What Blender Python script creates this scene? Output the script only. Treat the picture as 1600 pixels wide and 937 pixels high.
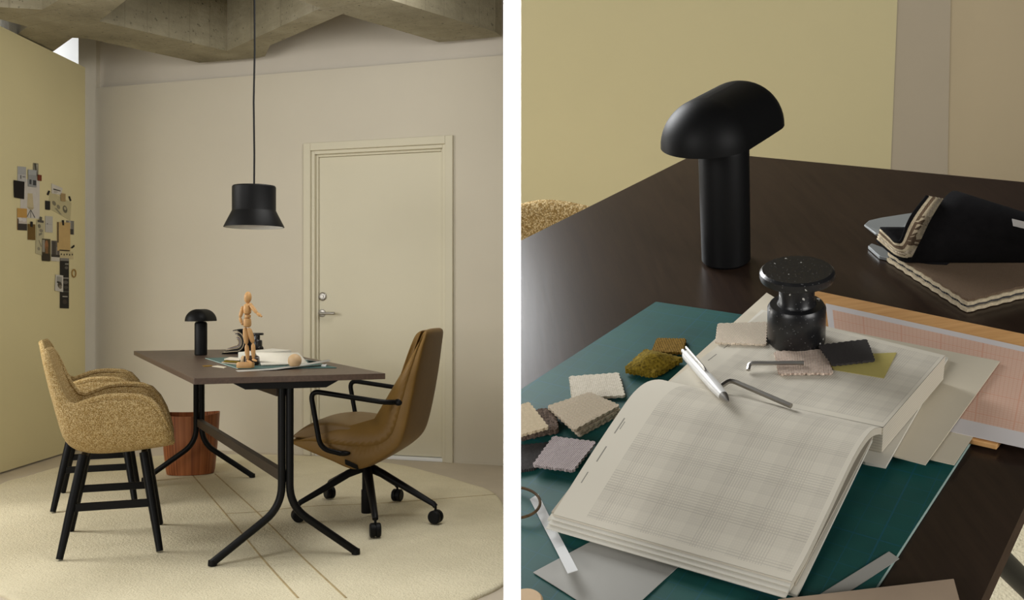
import bpy, bmesh, math, random
from mathutils import Vector, Matrix, noise
random.seed(7)
S = bpy.context.scene
for o in list(bpy.data.objects): bpy.data.objects.remove(o)
COL = S.collection
R = math.radians

# ------------------------------------------------------------------ camera, world, lights, exposure
F, PX, PY, HC = 1500.0, 800.0, 468.5, 1.04          # focal length in pixels of the 1600 frame, image centre, camera height
cd = bpy.data.cameras.new('camera'); cam = bpy.data.objects.new('camera', cd); COL.objects.link(cam)
cam.location = (0, 0, HC); cam.rotation_euler = (R(90), 0, 0)
cd.sensor_width = 36; cd.lens = 36*F/1600; cd.clip_start = .05
S.camera = cam
S.view_settings.view_transform = 'Standard'; S.view_settings.look = 'None'
S.view_settings.exposure = 0; S.view_settings.gamma = 1; S.view_settings.use_curve_mapping = False
w = bpy.data.worlds.new('world'); S.world = w; w.use_nodes = True
def sky_setup():
    """daylight around the rooms: bright window side on the left and front, dim elsewhere"""
    N, L = w.node_tree.nodes, w.node_tree.links; bg = N['Background']
    tc = N.new('ShaderNodeTexCoord'); vm = N.new('ShaderNodeVectorMath'); vm.operation = 'DOT_PRODUCT'
    vm.inputs[1].default_value = Vector((-.80, -.52, .30)).normalized()
    L.new(tc.outputs['Generated'], vm.inputs[0])
    mr = N.new('ShaderNodeMapRange'); mr.interpolation_type = 'SMOOTHSTEP'
    mr.inputs['From Min'].default_value = .30; mr.inputs['From Max'].default_value = .85
    mr.inputs['To Min'].default_value = SKY_DIM; mr.inputs['To Max'].default_value = SKY_BRIGHT
    L.new(vm.outputs['Value'], mr.inputs['Value']); L.new(mr.outputs['Result'], bg.inputs[1])
    bg.inputs[0].default_value = (1, .98, .93, 1)
SKY_DIM, SKY_BRIGHT = .03, .06
sky_setup()

def area(name, loc, target, sx, sy, power, color=(1, 1, 1)):
    l = bpy.data.lights.new(name, 'AREA'); l.shape = 'RECTANGLE'; l.size = sx; l.size_y = sy
    l.energy = power; l.color = color
    o = bpy.data.objects.new(name, l); COL.objects.link(o); o.location = loc
    o.rotation_euler = (Vector(target)-Vector(loc)).to_track_quat('-Z', 'Y').to_euler()
    return o
area('window_light', (-3.3, 4.05, 1.5), (0, 3.75, .6), 0.8, 1.0, 34, (1, .98, .93))
area('left_room_fill', (-3.2, 2.4, 1.8), (-1.0, 6.2, 1.3), 1.8, 1.4, 16, (1, .985, .96))  # added fill for the first room's back wall, not a known window
area('front_left_fill', (-4.3, -3.1, 1.15), (.2, 4.2, 1.3), 3.0, 1.8, 140, (1, .985, .96))  # added fill from behind the camera, brightens both back walls
area('front_right_fill', (3.0, -2.6, 1.3), (.6, 3.0, 1.3), 2.4, 1.6, 100, (1, .985, .96))  # added fill from the right, lifts the second room's far walls
area('panel_fill', (-.3, 4.1, 2.56), (-3.05, 4.7, 1.1), 1.5, .6, 30, (1, .985, .95))  # unseen fill hung high to brighten the yellow panel
area('back_window_light', (-4.7, 7.75, 3.0), (-3.6, 8.2, 2.8), 1.0, .8, 28, (.95, .97, 1))
area('table_window_light', (-.80, 2.42, 2.42), (.15, 1.25, 1.02), 1.25, .9, 58, (.97, .985, 1))
sp = bpy.data.lights.new('gutter_fill_spot', 'SPOT'); sp.energy = 130; sp.spot_size = R(28); sp.spot_blend = .2; sp.shadow_soft_size = .01  # spot added only to turn the gutter slab pure white
spo = bpy.data.objects.new('gutter_fill_spot', sp); COL.objects.link(spo); spo.location = (0, .52, 1.50)
spo.rotation_euler = (R(3), 0, 0)

# ------------------------------------------------------------------ pixel measuring
def ray(px, py): return Vector(((px-PX)/F, 1.0, (PY-py)/F))
CAM = Vector((0, 0, HC))
def at(px, py, Y): return CAM + ray(px, py)*Y
def hit(px, py, p0, n):
    d = ray(px, py); return CAM + d*((p0-CAM).dot(n)/d.dot(n))
def onz(px, py, z): return hit(px, py, Vector((0, 0, z)), Vector((0, 0, 1)))
TZ = 0.747                                            # left table top height
def tp(px, py, w=0.0): return onz(px, py, TZ+w)

# frame of the second (tilted) set: u right, v away, n up from its table top
NR = Vector((-.116, -.427, .904)).normalized()
VR = (Vector((0, 1, 0)) - NR*NR.y).normalized(); UR = VR.cross(NR).normalized()
P0 = CAM + Vector((.2895, 1.3, .049))
MR = Matrix(((UR.x, VR.x, NR.x, P0.x), (UR.y, VR.y, NR.y, P0.y), (UR.z, VR.z, NR.z, P0.z), (0, 0, 0, 1)))
MRI = MR.inverted()
def rp(px, py, w=0.0):                                # pixel -> local point at height w above that table top
    return MRI @ hit(px, py, P0+NR*w, NR)

# ------------------------------------------------------------------ materials
MATS = {}
def nt(m): return m.node_tree.nodes, m.node_tree.links
def base_mat(name, col, rough=.6, metal=0, spec=.5):
    m = bpy.data.materials.new(name); m.use_nodes = True
    b = m.node_tree.nodes['Principled BSDF']
    b.inputs['Base Color'].default_value = (*col, 1); b.inputs['Roughness'].default_value = rough
    b.inputs['Metallic'].default_value = metal; b.inputs['Specular IOR Level'].default_value = spec
    return m, b
def srgb(r, g, b):
    f = lambda c: (c/255/12.92) if c/255 <= .04045 else ((c/255+.055)/1.055)**2.4
    return (f(r), f(g), f(b))
def coord(m, kind='Object', scale=(1, 1, 1), rot=(0, 0, 0)):
    N, L = nt(m); t = N.new('ShaderNodeTexCoord'); mp = N.new('ShaderNodeMapping')
    mp.inputs['Scale'].default_value = scale; mp.inputs['Rotation'].default_value = rot
    L.new(t.outputs[kind], mp.inputs[0]); return mp.outputs[0]
def tex_noise(m, vec, scale, detail=4, rough=.6):
    N, L = nt(m); t = N.new('ShaderNodeTexNoise'); t.inputs['Scale'].default_value = scale
    t.inputs['Detail'].default_value = detail; t.inputs['Roughness'].default_value = rough
    L.new(vec, t.inputs['Vector']); return t.outputs['Fac']
def ramp(m, fac, stops):
    N, L = nt(m); r = N.new('ShaderNodeValToRGB'); e = r.color_ramp.elements
    e[0].position, e[0].color = stops[0][0], (*stops[0][1], 1)
    e[1].position, e[1].color = stops[-1][0], (*stops[-1][1], 1)
    for p, c in stops[1:-1]:
        k = e.new(p); k.color = (*c, 1)
    L.new(fac, r.inputs[0]); return r.outputs[0]
def bump(m, b, height, strength=.3, dist=.005):
    N, L = nt(m); k = N.new('ShaderNodeBump'); k.inputs['Strength'].default_value = strength; k.inputs['Distance'].default_value = dist
    L.new(height, k.inputs['Height']); L.new(k.outputs[0], b.inputs['Normal'])
def mth(m, op, a, b=None, c=None):
    N, L = nt(m); k = N.new('ShaderNodeMath'); k.operation = op
    for i, v in enumerate((a, b, c)):
        if v is None: continue
        if isinstance(v, (int, float)): k.inputs[i].default_value = v
        else: L.new(v, k.inputs[i])
    return k.outputs[0]
def mixc(m, fac, a, b):
    N, L = nt(m); k = N.new('ShaderNodeMix'); k.data_type = 'RGBA'
    for i, v in ((0, fac), (6, a), (7, b)):
        if isinstance(v, (int, float)): k.inputs[i].default_value = v
        elif isinstance(v, tuple): k.inputs[i].default_value = (*v, 1)
        else: L.new(v, k.inputs[i])
    return k.outputs[2]
def sep(m, vec):
    N, L = nt(m); k = N.new('ShaderNodeSeparateXYZ'); L.new(vec, k.inputs[0]); return k.outputs
def setc(m, b, c): m.node_tree.links.new(c, b.inputs['Base Color'])
def mul(c, k): return tuple(min(1, x*k) for x in c)

def mottled(name, col, rough=.7, scale=8, amt=.12, bscale=60, bstr=.08, metal=0, spec=.4, bd=.002, kind='Object'):
    if name in MATS: return MATS[name]
    m, b = base_mat(name, col, rough, metal, spec); v = coord(m, kind)
    setc(m, b, ramp(m, tex_noise(m, v, scale), [(.3, mul(col, 1-amt)), (.7, mul(col, 1+amt))]))
    if bstr: bump(m, b, tex_noise(m, v, bscale, 3), bstr, bd)
    MATS[name] = m; return m
def plain(rgb, rough=.75, tag=''):
    key = 'paint_%d_%d_%d%s' % (*rgb, tag)
    return mottled(key, srgb(*rgb), rough, 20, .05, 200, .05)

M = {}
M['wall'] = mottled('warm_white_paint', srgb(206, 198, 180), .85, 1.5, .02, 90, .03)
M['bulkhead'] = mottled('plaster', srgb(206, 198, 184), .9, 2, .03, 90, .03)
M['panel'] = mottled('pale_yellow_paint', srgb(213, 202, 158), .8, 1.2, .025, 80, .03)
M['doorpaint'] = mottled('door_paint', srgb(212, 205, 182), .75, 2, .015, 40, .02)
M['white'] = mottled('white_paint', (.93, .93, .93), .8, 3, .01, 90, .01)
M['whitewall'] = mottled('white_plaster', (.85, .86, .86), .9, 2, .01, 90, .02)
M['floor'] = mottled('grey_floor', srgb(198, 186, 166), .55, 3, .06, 30, .05)
M['black'] = mottled('black_powder_coat', (.005, .005, .0052), .42, 30, .1, 400, .06, 0, .16)
M['blackwood'] = mottled('black_stained_wood', (.005, .005, .0052), .45, 30, .15, 200, .08, 0, .16)
M['lampblack'] = mottled('matt_black_lacquer', (.005, .005, .0052), .5, 30, .05, 500, .02, 0, .16)
M['pendantwhite'] = mottled('shade_white', (.8, .79, .75), .6, 30, .02, 200, .02)
M['plastic'] = mottled('black_plastic', (.005, .005, .0052), .5, 30, .1, 300, .05, 0, .16)
M['steel'] = mottled('brushed_steel', (.40, .38, .35), .42, 30, .06, 300, .05, 1)
M['darksteel'] = mottled('dark_steel', (.33, .31, .28), .38, 40, .08, 300, .05, 1)
M['leather'] = mottled('tan_leather', srgb(124, 94, 46), .5, 9, .06, 260, .1, 0, .3)
M['leatherdark'] = mottled('tan_leather_cushion', srgb(116, 90, 50), .5, 9, .06, 260, .1, 0, .3)
M['beech'] = mottled('pale_beech', srgb(206, 160, 104), .5, 14, .1, 90, .03)
M['ballwood'] = mottled('ball_wood', srgb(208, 176, 134), .5, 30, .06, 90, .03)
M['darkwood'] = mottled('dark_turned_wood', (.03, .018, .012), .35, 20, .2, 90, .03)
M['paper'] = mottled('white_paper', srgb(222, 217, 203), .8, 12, .015, 120, .02)
M['cream'] = mottled('cream_board', srgb(216, 206, 184), .8, 12, .02, 120, .02)
M['greysheet'] = mottled('grey_vellum', srgb(172, 170, 163), .7, 14, .03, 120, .02)
M['strip'] = mottled('white_strip', srgb(214, 214, 212), .7, 14, .02, 120, .02)
M['taupe'] = mottled('taupe_board', srgb(150, 130, 108), .7, 20, .08, 120, .05)
M['twine'] = mottled('brown_twine', srgb(86, 66, 40), .9, 200, .3, 900, .5)
M['pen'] = mottled('pen_white', srgb(225, 224, 220), .3, 12, .01, 120, .0)
M['silver'] = mottled('grey_plastic', srgb(150, 154, 154), .4, 12, .04, 120, .02, .3)

def concrete():
    m, b = base_mat('board_concrete', (.3, .28, .22), .9, 0, .3); v = coord(m)
    n1 = tex_noise(m, v, 1.6, 8, .65); c = ramp(m, n1, [(.25, srgb(118, 111, 90)), (.5, srgb(154, 146, 122)), (.75, srgb(182, 174, 152))])
    x = sep(m, coord(m, 'Object', (1, 1, 1), (0, 0, R(28))))
    bd = mth(m, 'LESS_THAN', mth(m, 'FRACT', mth(m, 'MULTIPLY', x[1], 7.0)), .05)
    c = mixc(m, mth(m, 'MULTIPLY', bd, .3), c, srgb(110, 102, 84))
    vz = coord(m, 'Object', (1.2, 1.2, 9)); st = ramp(m, tex_noise(m, vz, 2.2, 6, .7), [(.42, (0, 0, 0)), (.62, (1, 1, 1))])
    c = mixc(m, mth(m, 'MULTIPLY', st, .22), c, srgb(108, 100, 84))
    N, L = nt(m); vo = N.new('ShaderNodeTexVoronoi'); vo.inputs['Scale'].default_value = 9; L.new(v, vo.inputs['Vector'])
    hole = mth(m, 'LESS_THAN', vo.outputs['Distance'], .055)
    sp_ = mth(m, 'LESS_THAN', tex_noise(m, v, 38, 3), .345)
    c = mixc(m, mth(m, 'MINIMUM', mth(m, 'ADD', mth(m, 'MULTIPLY', hole, .75), mth(m, 'MULTIPLY', sp_, .5)), 1), c, srgb(52, 48, 40))
    setc(m, b, c); bump(m, b, tex_noise(m, v, 22, 8, .7), .5, .012); return m
M['concrete'] = concrete()

def rugmat():
    m, b = base_mat('wool_rug', srgb(214, 196, 150), .95, 0, .1); v = coord(m)
    a = tex_noise(m, v, 2.2, 3); f = tex_noise(m, v, 130, 2)
    c = ramp(m, a, [(.3, srgb(218, 208, 178)), (.7, srgb(234, 224, 194))])
    c = mixc(m, mth(m, 'MULTIPLY', ramp(m, f, [(.4, (1, 1, 1)), (.6, (0, 0, 0))]), .12), c, srgb(160, 142, 104))
    setc(m, b, c); bump(m, b, mth(m, 'ADD', f, mth(m, 'MULTIPLY', tex_noise(m, v, 55, 3), .9)), .7, .006); return m
M['rug'] = rugmat()
M['ruggroove'] = mottled('rug_groove', srgb(176, 156, 114), .95, 30, .2, 200, .3)

def tweed(name, c1, c2, c3, scale):
    m, b = base_mat(name, c1, .95, 0, .15); N, L = nt(m); v = coord(m)
    vo = N.new('ShaderNodeTexVoronoi'); vo.inputs['Scale'].default_value = scale; L.new(v, vo.inputs['Vector'])
    s = sep(m, vo.outputs['Color'])
    c = ramp(m, s[0], [(.1, c2), (.45, c1), (.9, c3)])
    c = mixc(m, mth(m, 'MULTIPLY', mth(m, 'GREATER_THAN', vo.outputs['Distance'], .52), .6), c, mul(c2, .6))
    setc(m, b, c); bump(m, b, vo.outputs['Distance'], -.8, .004); return m
M['tweed'] = tweed('ochre_boucle', srgb(184, 157, 106), srgb(148, 118, 68), srgb(216, 194, 148), 330)

def woodgrain(name, c1, c2, rough, sx=(1, 14, 14), scale=6, bstr=.05, rot=(0, 0, 0)):
    m, b = base_mat(name, c1, rough, 0, .4); v = coord(m, 'Object', sx, rot)
    n = tex_noise(m, v, scale, 6, .6)
    setc(m, b, ramp(m, n, [(.3, c1), (.7, c2)])); bump(m, b, n, bstr, .002); return m
M['desk'] = woodgrain('dark_oak_top', srgb(72, 56, 46), srgb(90, 72, 60), .42, (12, 1.2, 12), 8, .05, (0, 0, R(-27)))
M['deskedge'] = M['desk']
M['desk2'] = woodgrain('dark_stained_top', srgb(42, 31, 25), srgb(54, 41, 32), .29, (16, 1.2, 12), 9, .04, (0, 0, R(38)))
M['beam'] = woodgrain('dark_spine', srgb(46, 36, 29), srgb(58, 46, 37), .5, (4, 4, 12), 8)
M['tan'] = woodgrain('tan_board', srgb(206, 152, 92), srgb(226, 176, 116), .6, (3, 30, 1), 5, .02, (0, 0, R(20)))
def teak():
    m, b = base_mat('teak_veneer', srgb(140, 72, 34), .45); N, L = nt(m)
    s = sep(m, coord(m, 'UV')); k = mth(m, 'FLOOR', mth(m, 'MULTIPLY', s[0], 104))
    wn = N.new('ShaderNodeTexWhiteNoise'); wn.noise_dimensions = '1D'; L.new(k, wn.inputs['W'])
    st = ramp(m, wn.outputs['Value'], [(.0, srgb(120, 62, 28)), (.5, srgb(152, 86, 42)), (1, srgb(180, 110, 60))])
    n = tex_noise(m, coord(m, 'Object', (40, 40, 2)), 5, 5)
    c = mixc(m, mth(m, 'MULTIPLY', n, .45), st, srgb(122, 62, 28)); setc(m, b, c); return m
M['teak'] = teak()

def stone():
    m, b = base_mat('black_terrazzo', (.011, .011, .012), .3); v = coord(m); N, L = nt(m)
    vo = N.new('ShaderNodeTexVoronoi'); vo.inputs['Scale'].default_value = 95; L.new(v, vo.inputs['Vector'])
    big = mth(m, 'MULTIPLY', mth(m, 'LESS_THAN', vo.outputs['Distance'], .2), mth(m, 'GREATER_THAN', tex_noise(m, v, 60, 1), .58))
    c = mixc(m, big, (.012, .012, .013), srgb(190, 188, 182)); 
    vo2 = N.new('ShaderNodeTexVoronoi'); vo2.inputs['Scale'].default_value = 260; L.new(v, vo2.inputs['Vector'])
    c = mixc(m, mth(m, 'MULTIPLY', mth(m, 'LESS_THAN', vo2.outputs['Distance'], .14), .35), c, srgb(150, 150, 150))
    setc(m, b, c); return m
M['stone'] = stone()

def plaid(name, margin):
    """printed page: overlapping bands and fine lines in grey on off-white, plain at the margins, faint printed lines in the left margin"""
    m, b = base_mat(name, srgb(222, 215, 198), .8, 0, .2)
    s = sep(m, coord(m, 'UV')); u, v = s[0], s[1]
    def lines(x, f, w_): return mth(m, 'LESS_THAN', mth(m, 'FRACT', mth(m, 'MULTIPLY', x, f)), w_)
    def band(x, f, ph, w_): return mth(m, 'LESS_THAN', mth(m, 'FRACT', mth(m, 'ADD', mth(m, 'MULTIPLY', x, f), ph)), w_)
    bu, bv = band(u, 5, .1, .5), band(v, 4.5, .2, .5)
    lu = mth(m, 'MULTIPLY', lines(u, 92, .36), mth(m, 'ADD', .12, mth(m, 'MULTIPLY', bu, .34)))
    lv = mth(m, 'MULTIPLY', lines(v, 78, .36), mth(m, 'ADD', .12, mth(m, 'MULTIPLY', bv, .34)))
    tint = mth(m, 'MULTIPLY', mth(m, 'ADD', band(u, 5, .35, .42), band(v, 4.5, .45, .42)), .13)
    f = mth(m, 'ADD', mth(m, 'MAXIMUM', lu, lv), tint)
    inside = mth(m, 'MULTIPLY', mth(m, 'MULTIPLY', mth(m, 'GREATER_THAN', u, margin[0]), mth(m, 'LESS_THAN', u, margin[1])),
                 mth(m, 'MULTIPLY', mth(m, 'GREATER_THAN', v, margin[2]), mth(m, 'LESS_THAN', v, margin[3])))
    c = mixc(m, mth(m, 'MULTIPLY', f, mth(m, 'MULTIPLY', inside, .62)), srgb(222, 215, 198), srgb(150, 142, 132))
    def box(a0, a1, b0, b1):
        return mth(m, 'MULTIPLY', mth(m, 'MULTIPLY', mth(m, 'GREATER_THAN', u, a0), mth(m, 'LESS_THAN', u, a1)), mth(m, 'MULTIPLY', mth(m, 'GREATER_THAN', v, b0), mth(m, 'LESS_THAN', v, b1)))
    cap = mth(m, 'ADD', mth(m, 'ADD', box(.040, .046, .30, .39), box(.038, .044, .47, .57)), mth(m, 'ADD', box(.032, .037, .18, .24), box(.050, .054, .50, .55)))
    c = mixc(m, mth(m, 'MULTIPLY', cap, .7), c, srgb(90, 86, 80))
    setc(m, b, c); return m
M['plaid'] = plaid('plaid_page', (.14, .98, .03, .93))
M['plaid2'] = plaid('plaid_page_upper', (.12, .985, .05, .96))
def leafedge():
    m, b = base_mat('page_edges', srgb(216, 208, 190), .85, 0, .2)
    s = sep(m, coord(m, 'UV')); f = mth(m, 'LESS_THAN', mth(m, 'FRACT', mth(m, 'MULTIPLY', s[1], 9)), .18)
    setc(m, b, mixc(m, mth(m, 'MULTIPLY', f, .35), srgb(216, 208, 190), srgb(130, 116, 96))); return m
M['leafedge'] = leafedge()
def pinkgrid():
    m, b = base_mat('pink_graph_paper', srgb(236, 190, 164), .75, 0, .3)
    s = sep(m, coord(m, 'UV')); u, v = s[0], s[1]
    g = mth(m, 'MAXIMUM', mth(m, 'LESS_THAN', mth(m, 'FRACT', mth(m, 'MULTIPLY', u, 70)), .25), mth(m, 'LESS_THAN', mth(m, 'FRACT', mth(m, 'MULTIPLY', v, 48)), .25))
    g2 = mth(m, 'MAXIMUM', mth(m, 'LESS_THAN', mth(m, 'FRACT', mth(m, 'MULTIPLY', u, 7)), .04), mth(m, 'LESS_THAN', mth(m, 'FRACT', mth(m, 'MULTIPLY', v, 4.8)), .04))
    c = mixc(m, mth(m, 'MULTIPLY', g, .3), srgb(222, 186, 164), srgb(206, 148, 122)); c = mixc(m, mth(m, 'MULTIPLY', g2, .35), c, srgb(214, 144, 116))
    ins = mth(m, 'MULTIPLY', mth(m, 'MULTIPLY', mth(m, 'GREATER_THAN', u, .025), mth(m, 'LESS_THAN', u, .97)), mth(m, 'MULTIPLY', mth(m, 'GREATER_THAN', v, .13), mth(m, 'LESS_THAN', v, .94)))
    setc(m, b, mixc(m, ins, srgb(216, 210, 208), c)); return m
M['pink'] = pinkgrid()
def matgreen():
    m, b = base_mat('cutting_mat', srgb(24, 74, 70), .55, 0, .4); v = coord(m)
    s = sep(m, coord(m, 'Object', (1, 1, 1), (0, 0, R(38))))
    def ln(x, f, w_): return mth(m, 'LESS_THAN', mth(m, 'FRACT', mth(m, 'MULTIPLY', x, f)), w_)
    g = mth(m, 'MAXIMUM', ln(s[0], 50, .045), ln(s[1], 50, .045)); g5 = mth(m, 'MAXIMUM', ln(s[0], 10, .014), ln(s[1], 10, .014))
    c = ramp(m, tex_noise(m, v, 9, 5), [(.3, srgb(24, 76, 72)), (.7, srgb(32, 92, 86))])
    c = mixc(m, mth(m, 'MULTIPLY', mth(m, 'MAXIMUM', mth(m, 'MULTIPLY', g, .75), g5), .5), c, srgb(30, 92, 116))
    setc(m, b, c); return m
M['mat'] = matgreen()
M['matleft'] = mottled('green_mat', srgb(62, 98, 96), .5, 9, .08)
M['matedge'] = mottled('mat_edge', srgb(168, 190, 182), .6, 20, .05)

def fabric(name, c1, c2, freq=900, twill=False, rot=0, fuzzy=.4):
    """woven cloth: two thread directions in object space"""
    m, b = base_mat(name, c1, .95, 0, .12)
    s = sep(m, coord(m, 'Object', (1, 1, 1), (0, 0, R(rot))))
    if twill:
        a = mth(m, 'FRACT', mth(m, 'MULTIPLY', mth(m, 'ADD', s[0], mth(m, 'MULTIPLY', s[1], .35)), freq))
        f = mth(m, 'ABSOLUTE', mth(m, 'SUBTRACT', a, .5)); f = mth(m, 'MULTIPLY', f, 2)
    else:
        f = mth(m, 'MULTIPLY', mth(m, 'ADD', mth(m, 'SINE', mth(m, 'MULTIPLY', s[0], freq*3.1416)), mth(m, 'SINE', mth(m, 'MULTIPLY', s[1], freq*3.1416))), .25)
        f = mth(m, 'ADD', f, .5)
    f = mth(m, 'ADD', mth(m, 'MULTIPLY', f, 1-fuzzy), mth(m, 'MULTIPLY', tex_noise(m, coord(m), freq*.5, 3), fuzzy))
    setc(m, b, ramp(m, f, [(.28, mul(c2, .9)), (.62, c1)])); bump(m, b, f, .6, .0012); return m
M['f_cream'] = fabric('cream_wool', srgb(232, 216, 196), srgb(203, 188, 165), 1196)
M['f_white'] = fabric('white_boucle', srgb(232, 223, 206), srgb(208, 197, 174), 965, fuzzy=.7)
M['f_beige'] = fabric('beige_weave', srgb(226, 210, 185), srgb(156, 141, 118), 1380)
M['f_oat'] = fabric('oatmeal_basket', srgb(235, 215, 197), srgb(147, 123, 109), 1288, rot=20)
M['f_black'] = fabric('black_denim', srgb(84, 80, 78), srgb(40, 38, 37), 1609, True, 30)
M['f_olive'] = fabric('olive_cord', srgb(150, 118, 53), srgb(98, 73, 29), 758, fuzzy=.6)
M['f_moss'] = fabric('moss_plush', srgb(142, 120, 40), srgb(66, 52, 10), 690, fuzzy=.95)
M['f_twill'] = fabric('ivory_twill', srgb(230, 212, 180), srgb(188, 168, 136), 758, True, 70)
M['f_brown'] = fabric('dark_brown_boucle', srgb(125, 107, 94), srgb(56, 47, 40), 873, fuzzy=.9)
M['f_lilac'] = fabric('lilac_grey_weave', srgb(203, 190, 188), srgb(138, 125, 125), 1104, rot=35)
M['f_charcoal'] = fabric('charcoal_twill', srgb(94, 91, 89), srgb(38, 38, 38), 758, True, -20)
M['f_tweed'] = fabric('brown_herringbone', srgb(140, 118, 96), srgb(76, 60, 48), 965, True, 60, .25)
M['f_felt'] = mottled('black_felt', (.0075, .007, .0075), .95, 60, .2, 700, .3, 0, .1)
M['f_edge'] = mottled('cream_cloth_edge', srgb(206, 190, 160), .95, 300, .2, 900, .5, 0, .1)
M['yellowfilm'] = mottled('yellow_tracing_film', srgb(190, 176, 104), .5, 30, .06, 200, .03)

# ------------------------------------------------------------------ mesh tools: each returns (verts, faces)
def jn(*ms):
    V, Fc = [], []
    for v, f in ms:
        k = len(V); V += [Vector(p) for p in v]; Fc += [tuple(i+k for i in q) for q in f]
    return V, Fc
def box(x0, x1, y0, y1, z0, z1):
    V = [(x, y, z) for z in (z0, z1) for x, y in ((x0, y0), (x1, y0), (x1, y1), (x0, y1))]
    return V, [(3, 2, 1, 0), (4, 5, 6, 7), (0, 1, 5, 4), (1, 2, 6, 5), (2, 3, 7, 6), (3, 0, 4, 7)]
def prism(poly, up):
    """polygon of 3D points pushed along vector up, counter-clockwise seen from the up side"""
    n = len(poly); V = [Vector(p) for p in poly]+[Vector(p)+Vector(up) for p in poly]
    nm = Vector((0, 0, 0))
    for i in range(n): nm += V[i].cross(V[(i+1) % n])
    if nm.dot(Vector(up)) < 0:
        V = V[:n][::-1]+V[n:][::-1]
    Fc = [tuple(range(n))[::-1], tuple(range(n, 2*n))]
    for i in range(n):
        j = (i+1) % n; Fc.append((i, j, n+j, n+i))
    return V, Fc
def lathe(prof, seg=32, sx=1, sy=1, power=2.0):
    """profile of (radius, z) from bottom to top; closed at both ends when radius is 0"""
    V, Fc, rows = [], [], []
    for r, z in prof:
        if r < 1e-6: rows.append([len(V)]); V.append(Vector((0, 0, z))); continue
        row = []
        for k in range(seg):
            a = 2*math.pi*k/seg; c, s = math.cos(a), math.sin(a)
            c2 = math.copysign(abs(c)**(2/power), c); s2 = math.copysign(abs(s)**(2/power), s)
            row.append(len(V)); V.append(Vector((r*sx*c2, r*sy*s2, z)))
        rows.append(row)
    for a, b in zip(rows, rows[1:]):
        if len(a) == 1 and len(b) == 1: continue
        for k in range(seg):
            j = (k+1) % seg
            if len(a) == 1: Fc.append((a[0], b[j], b[k]))
            elif len(b) == 1: Fc.append((a[k], a[j], b[0]))
            else: Fc.append((a[k], a[j], b[j], b[k]))
    return V, Fc
def fillet(path, r, n=6):
    """rounds the inner corners of a polyline"""
    P = [Vector(p) for p in path]; out = [P[0]]
    for a, b, c in zip(P, P[1:], P[2:]):
        d1, d2 = (a-b), (c-b); l = min(r, d1.length*.49, d2.length*.49)
        p, q = b+d1.normalized()*l, b+d2.normalized()*l
        for k in range(n+1):
            t = k/n; out.append(p*(1-t)**2+b*2*t*(1-t)+q*t*t)
    return out+[P[-1]]
def tube(path, r, seg=12, closed=False, flat=1.0):
    """tube along 3D points; r a number or one per point"""
    P = [Vector(p) for p in path]; n = len(P); rs = r if isinstance(r, (list, tuple)) else [r]*n
    V, Fc, up = [], [], None
    for i in range(n):
        if closed: t = (P[(i+1) % n]-P[i-1]).normalized()
        else: t = (P[min(i+1, n-1)]-P[max(i-1, 0)]).normalized()
        if up is None: up = Vector((0, 0, 1)) if abs(t.z) < .9 else Vector((1, 0, 0))
        a = (up-t*up.dot(t)).normalized(); b = t.cross(a); up = a
        for k in range(seg):
            g = 2*math.pi*k/seg; V.append(P[i]+(a*math.cos(g)*flat+b*math.sin(g))*rs[i])
    m = n if closed else n-1
    for i in range(m):
        for k in range(seg):
            j = (k+1) % seg; i2 = (i+1) % n
            Fc.append((i*seg+k, i*seg+j, i2*seg+j, i2*seg+k))
    if not closed:
        Fc += [tuple(range(seg))[::-1], tuple(range((n-1)*seg, n*seg))]
    return V, Fc
def gridf(rows, close=False):
    nr, nc = len(rows), len(rows[0]); V = [Vector(p) for r in rows for p in r]; Fc = []
    for i in range(nr-1):
        for j in range(nc-1): Fc.append((i*nc+j, i*nc+j+1, (i+1)*nc+j+1, (i+1)*nc+j))
    return V, Fc
def ellipsoid(c, rx, ry, rz, seg=20, rings=12):
    prof = [(math.sin(math.pi*k/rings), -math.cos(math.pi*k/rings)) for k in range(rings+1)]
    prof[0] = (0, -1); prof[-1] = (0, 1)
    V, Fc = lathe(prof, seg)
    return [Vector((p.x*rx+c[0], p.y*ry+c[1], p.z*rz+c[2])) for p in V], Fc
def xf(m, mat):
    return [mat @ Vector(p) for p in m[0]], m[1]
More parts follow.
